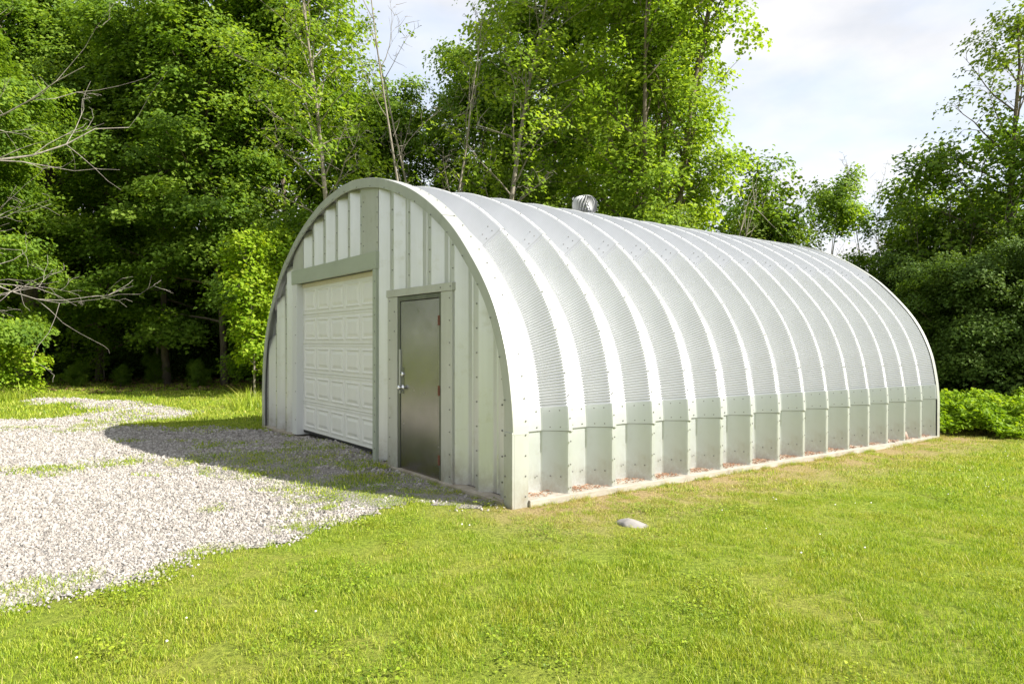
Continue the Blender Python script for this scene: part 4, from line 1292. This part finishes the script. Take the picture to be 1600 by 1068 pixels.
gu = 'shade shrubs inside the wood'
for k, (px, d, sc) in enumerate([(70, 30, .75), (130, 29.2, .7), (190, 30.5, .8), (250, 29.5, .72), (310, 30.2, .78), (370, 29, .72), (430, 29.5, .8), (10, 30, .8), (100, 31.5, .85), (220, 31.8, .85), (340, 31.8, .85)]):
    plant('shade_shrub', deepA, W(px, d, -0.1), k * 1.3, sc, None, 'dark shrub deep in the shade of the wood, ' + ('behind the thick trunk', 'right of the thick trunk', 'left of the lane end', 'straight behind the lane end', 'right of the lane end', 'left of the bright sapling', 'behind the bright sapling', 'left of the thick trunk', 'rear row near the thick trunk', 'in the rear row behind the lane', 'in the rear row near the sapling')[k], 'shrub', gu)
for k, (x_, y_, sc) in enumerate([(-24, 19, 1.0), (-25, 11, 0.95), (-24, 3, 1.0), (-23, -5, .9)]):
    plant('maple_tree', (mapleA, mapleB)[k % 2], (x_, y_, -0.1), k * 2.0, sc, None, ('nearest', 'second', 'third', 'last')[k] + ' of the maples that carry the edge of the wood on past the left side', 'tree', 'maples beyond the left side')
# trunks seen in the shade of the wood
gt = random.Random(77)
for k in range(5):
    px = 110 + k * 60 + gt.uniform(-12, 12); d = gt.uniform(26, 32)
    mb = MB(); r = gt.uniform(0.03, 0.06)
    mb.tube(limb_path((0, 0, -0.1), (gt.gauss(0, .04), gt.gauss(0, .04), 1), 7, 6, gt, 0, 0.04), [r * (1 - 0.1 * i) for i in range(7)], 7)
    o = mb.build('leafless_sapling', M['bark_grey'], None, True); o.location = W(px, d)
    tag(o, ('leftmost', 'second', 'middle', 'fourth', 'rightmost')[k] + ' of the slender leafless saplings in the dark of the wood behind the lane', 'tree', 'slender trunks in the shade of the wood')

# dead leaning branches at the right foot of the large ash
gt = random.Random(5)
mb = MB(); base = Vector((0, 0, 0))
for (az, el, L, r) in ((0.35, 52, 5.6, 0.045), (0.15, 44, 4.6, 0.035), (0.6, 62, 5.4, 0.035), (0.0, 36, 4.2, 0.03)):
    d = Vector((math.cos(az) * math.cos(R(el)), math.sin(az) * math.cos(R(el)) * 0.4, math.sin(R(el))))
    lp = limb_path(base, d, L, 7, gt, 0.1, 0.08); mb.tube(lp, [r * (1 - 0.12 * i) for i in range(8)], 6, False)
    for j in range(2, 8):
        for _ in range(3):
            tw = limb_path(lp[j], d + Vector((gt.gauss(0, .5), gt.gauss(0, .5), gt.gauss(0, .5))), gt.uniform(0.5, 1.4), 4, gt, 0, 0.15)
            mb.tube(tw, [0.010, 0.008, 0.006, 0.004, 0.002], 4, False)
o = mb.build('dead_limbs', M['bark_grey'], None, True); o.location = W(1050, 19.0, 2.2)
o.location = (o.location.x, o.location.y, 0.3)
tag(o, 'leafless dead stems leaning right below the large ash', 'dead tree')

# dead tree just outside the left edge reaching in with bare branches
gt = random.Random(21)
dt = empty('dead_tree', (-9.4, 10.2, 0)); tag(dt, 'bare dead tree at the left edge whose pale branches reach into the view', 'dead tree')
mb = MB()
tp_ = limb_path((0, 0, -0.1), (0.02, 0.02, 1), 8.5, 9, gt, 0, 0.03)
mb.tube(tp_, [0.17 * (1 - 0.085 * i) for i in range(10)], 9); mb.build('trunk', M['dead'], dt, True)
mb = MB()
def twig(p, d, L, r, lvl):
    n = 6 if lvl == 0 else 4
    pts = limb_path(p, d, L, n, gt, 0.10 if lvl == 0 else 0.03, 0.13 + 0.05 * lvl)
    mb.tube(pts, [max(0.0022, r * (1 - 0.8 * i / n)) for i in range(n + 1)], 6 if lvl == 0 else 4, False)
    if lvl >= 3: return
    for j in range(1, n + 1):
        for _ in range((2, 1, 1)[lvl]):
            if gt.random() < (0.62, 0.42, 0.3)[lvl]:
                dd = (pts[j] - pts[j - 1]).normalized() + Vector((gt.gauss(0, .45), gt.gauss(0, .45), gt.gauss(0.05, .42)))
                twig(pts[j], dd, L * gt.uniform(0.28, 0.5), r * (1 - 0.8 * j / n) * 0.5 + 0.002, lvl + 1)
def tz(z):
    k = min(8, int(z / 8.5 * 9)); return tp_[k].lerp(tp_[k + 1], z / 8.5 * 9 - k)
for z, d, L, r in ((2.1, (1, 0.1, 0.05), 1.9, 0.022), (2.6, (1, -0.1, 0.1), 2.7, 0.03), (3.0, (1, 0.3, 0.15), 2.2, 0.024), (4.4, (1, 0.35, 0.12), 3.2, 0.035), (4.9, (1, -0.15, 0.1), 3.0, 0.03), (5.9, (1, 0, 0.35), 2.9, 0.03), (4.0, (0.6, -0.8, 0.3), 2.0, 0.03), (5.0, (-0.9, 0.4, 0.3), 2.0, 0.03), (6.5, (-0.5, -0.4, 0.7), 1.8, 0.03)):
    twig(tz(z), Vector(d), L, r * 0.72, 0)
mb.build('branches', M['dead'], dt, True)

# low bright foliage strip at the right rear
def ground_cover():
    ng = np.random.default_rng(31); n = 52000
    px = ng.uniform(1440, 1790, n); d = ng.uniform(11.4, 14.6, n)
    x = (px - 800) / FPX * d; y = d
    lx, ly = local_xy(x, y)
    edge = 11.45 + 0.6 * vnoise(x, y, 0.5, 2)
    k = (y > edge) & ~((lx < 0.15) & (ly < LEN + 0.1)); x, y = x[k], y[k]; n = len(x)
    h = (0.22 + 0.34 * vnoise(x, y, 0.5, 8) + 0.34 * vnoise(x, y, 0.16, 3)) * np.clip((y - 11.4) / 0.9, 0.18, 1)
    z = gz(x, y) + h * ng.uniform(0.15, 1, n) ** 0.6
    P = np.stack([x, y, z], 1)
    N = np.stack([ng.normal(0, .4, n), -0.25 + ng.normal(0, .4, n), 0.8 + ng.normal(0, .2, n)], 1); N /= np.linalg.norm(N, axis=1, keepdims=True)
    V, F = leaf_geometry(P, N, 0.07 * ng.uniform(0.5, 1.6, n), ng)
    tint = np.clip(vnoise(x, y, 0.4, 5) * 0.7 + ng.normal(0.1, 0.15, n), 0, 1)
    o = bpy.data.objects.new('low_foliage', fast_mesh('low_foliage', V, F, M['bright'], np.concatenate([tint, tint]))); C.objects.link(o)
    tag(o, 'bright knee-high weeds and seedlings behind the lawn at the right', 'undergrowth', None, 'stuff')
ground_cover()

# the deep wood behind everything, one mass
def far_wood():
    ng = np.random.default_rng(41); n = 120000
    px = ng.uniform(-350, 2000, n); d = ng.uniform(34, 44, n)
    top = np.interp(px, [-350, 500, 545, 600, 680, 760, 860, 930, 1180, 1240, 1330, 1420, 1500, 1620, 2000],
                    [20, 18, 15, 9.5, 9.5, 15, 17, 16, 9, 3.6, 3.6, 6.0, 8, 9.5, 10])
    x = (px - 800) / FPX * d; y = d
    u = ng.uniform(0, 1, n) ** 1.15
    top = top * (0.85 + 0.3 * vnoise(x, y, 3.0, 12))
    z = u * top
    k = (vnoise(x + z * 0.7, y + z * 1.9, 1.6, 6) > 0.26 + 0.2 * np.clip((z - 5) / 4, 0, 1)) | (z < 4); x, y, z = x[k], y[k], z[k]; n = len(x)
    P = np.stack([x, y, z], 1)
    N = np.stack([ng.normal(0, .5, n), -0.3 + ng.normal(0, .5, n), 0.7 + ng.normal(0, .3, n)], 1); N /= np.linalg.norm(N, axis=1, keepdims=True)
    V, F = leaf_geometry(P, N, 0.36 * ng.uniform(0.6, 1.3, n), ng)
    tint = np.clip(vnoise(x, z, 1.5, 5) * 0.8 + ng.normal(0.1, 0.12, n), 0, 1)
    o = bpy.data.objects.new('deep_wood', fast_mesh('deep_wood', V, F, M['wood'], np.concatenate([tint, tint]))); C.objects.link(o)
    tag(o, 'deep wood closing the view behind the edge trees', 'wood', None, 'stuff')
far_wood()
print('tree polygons', tri_total)
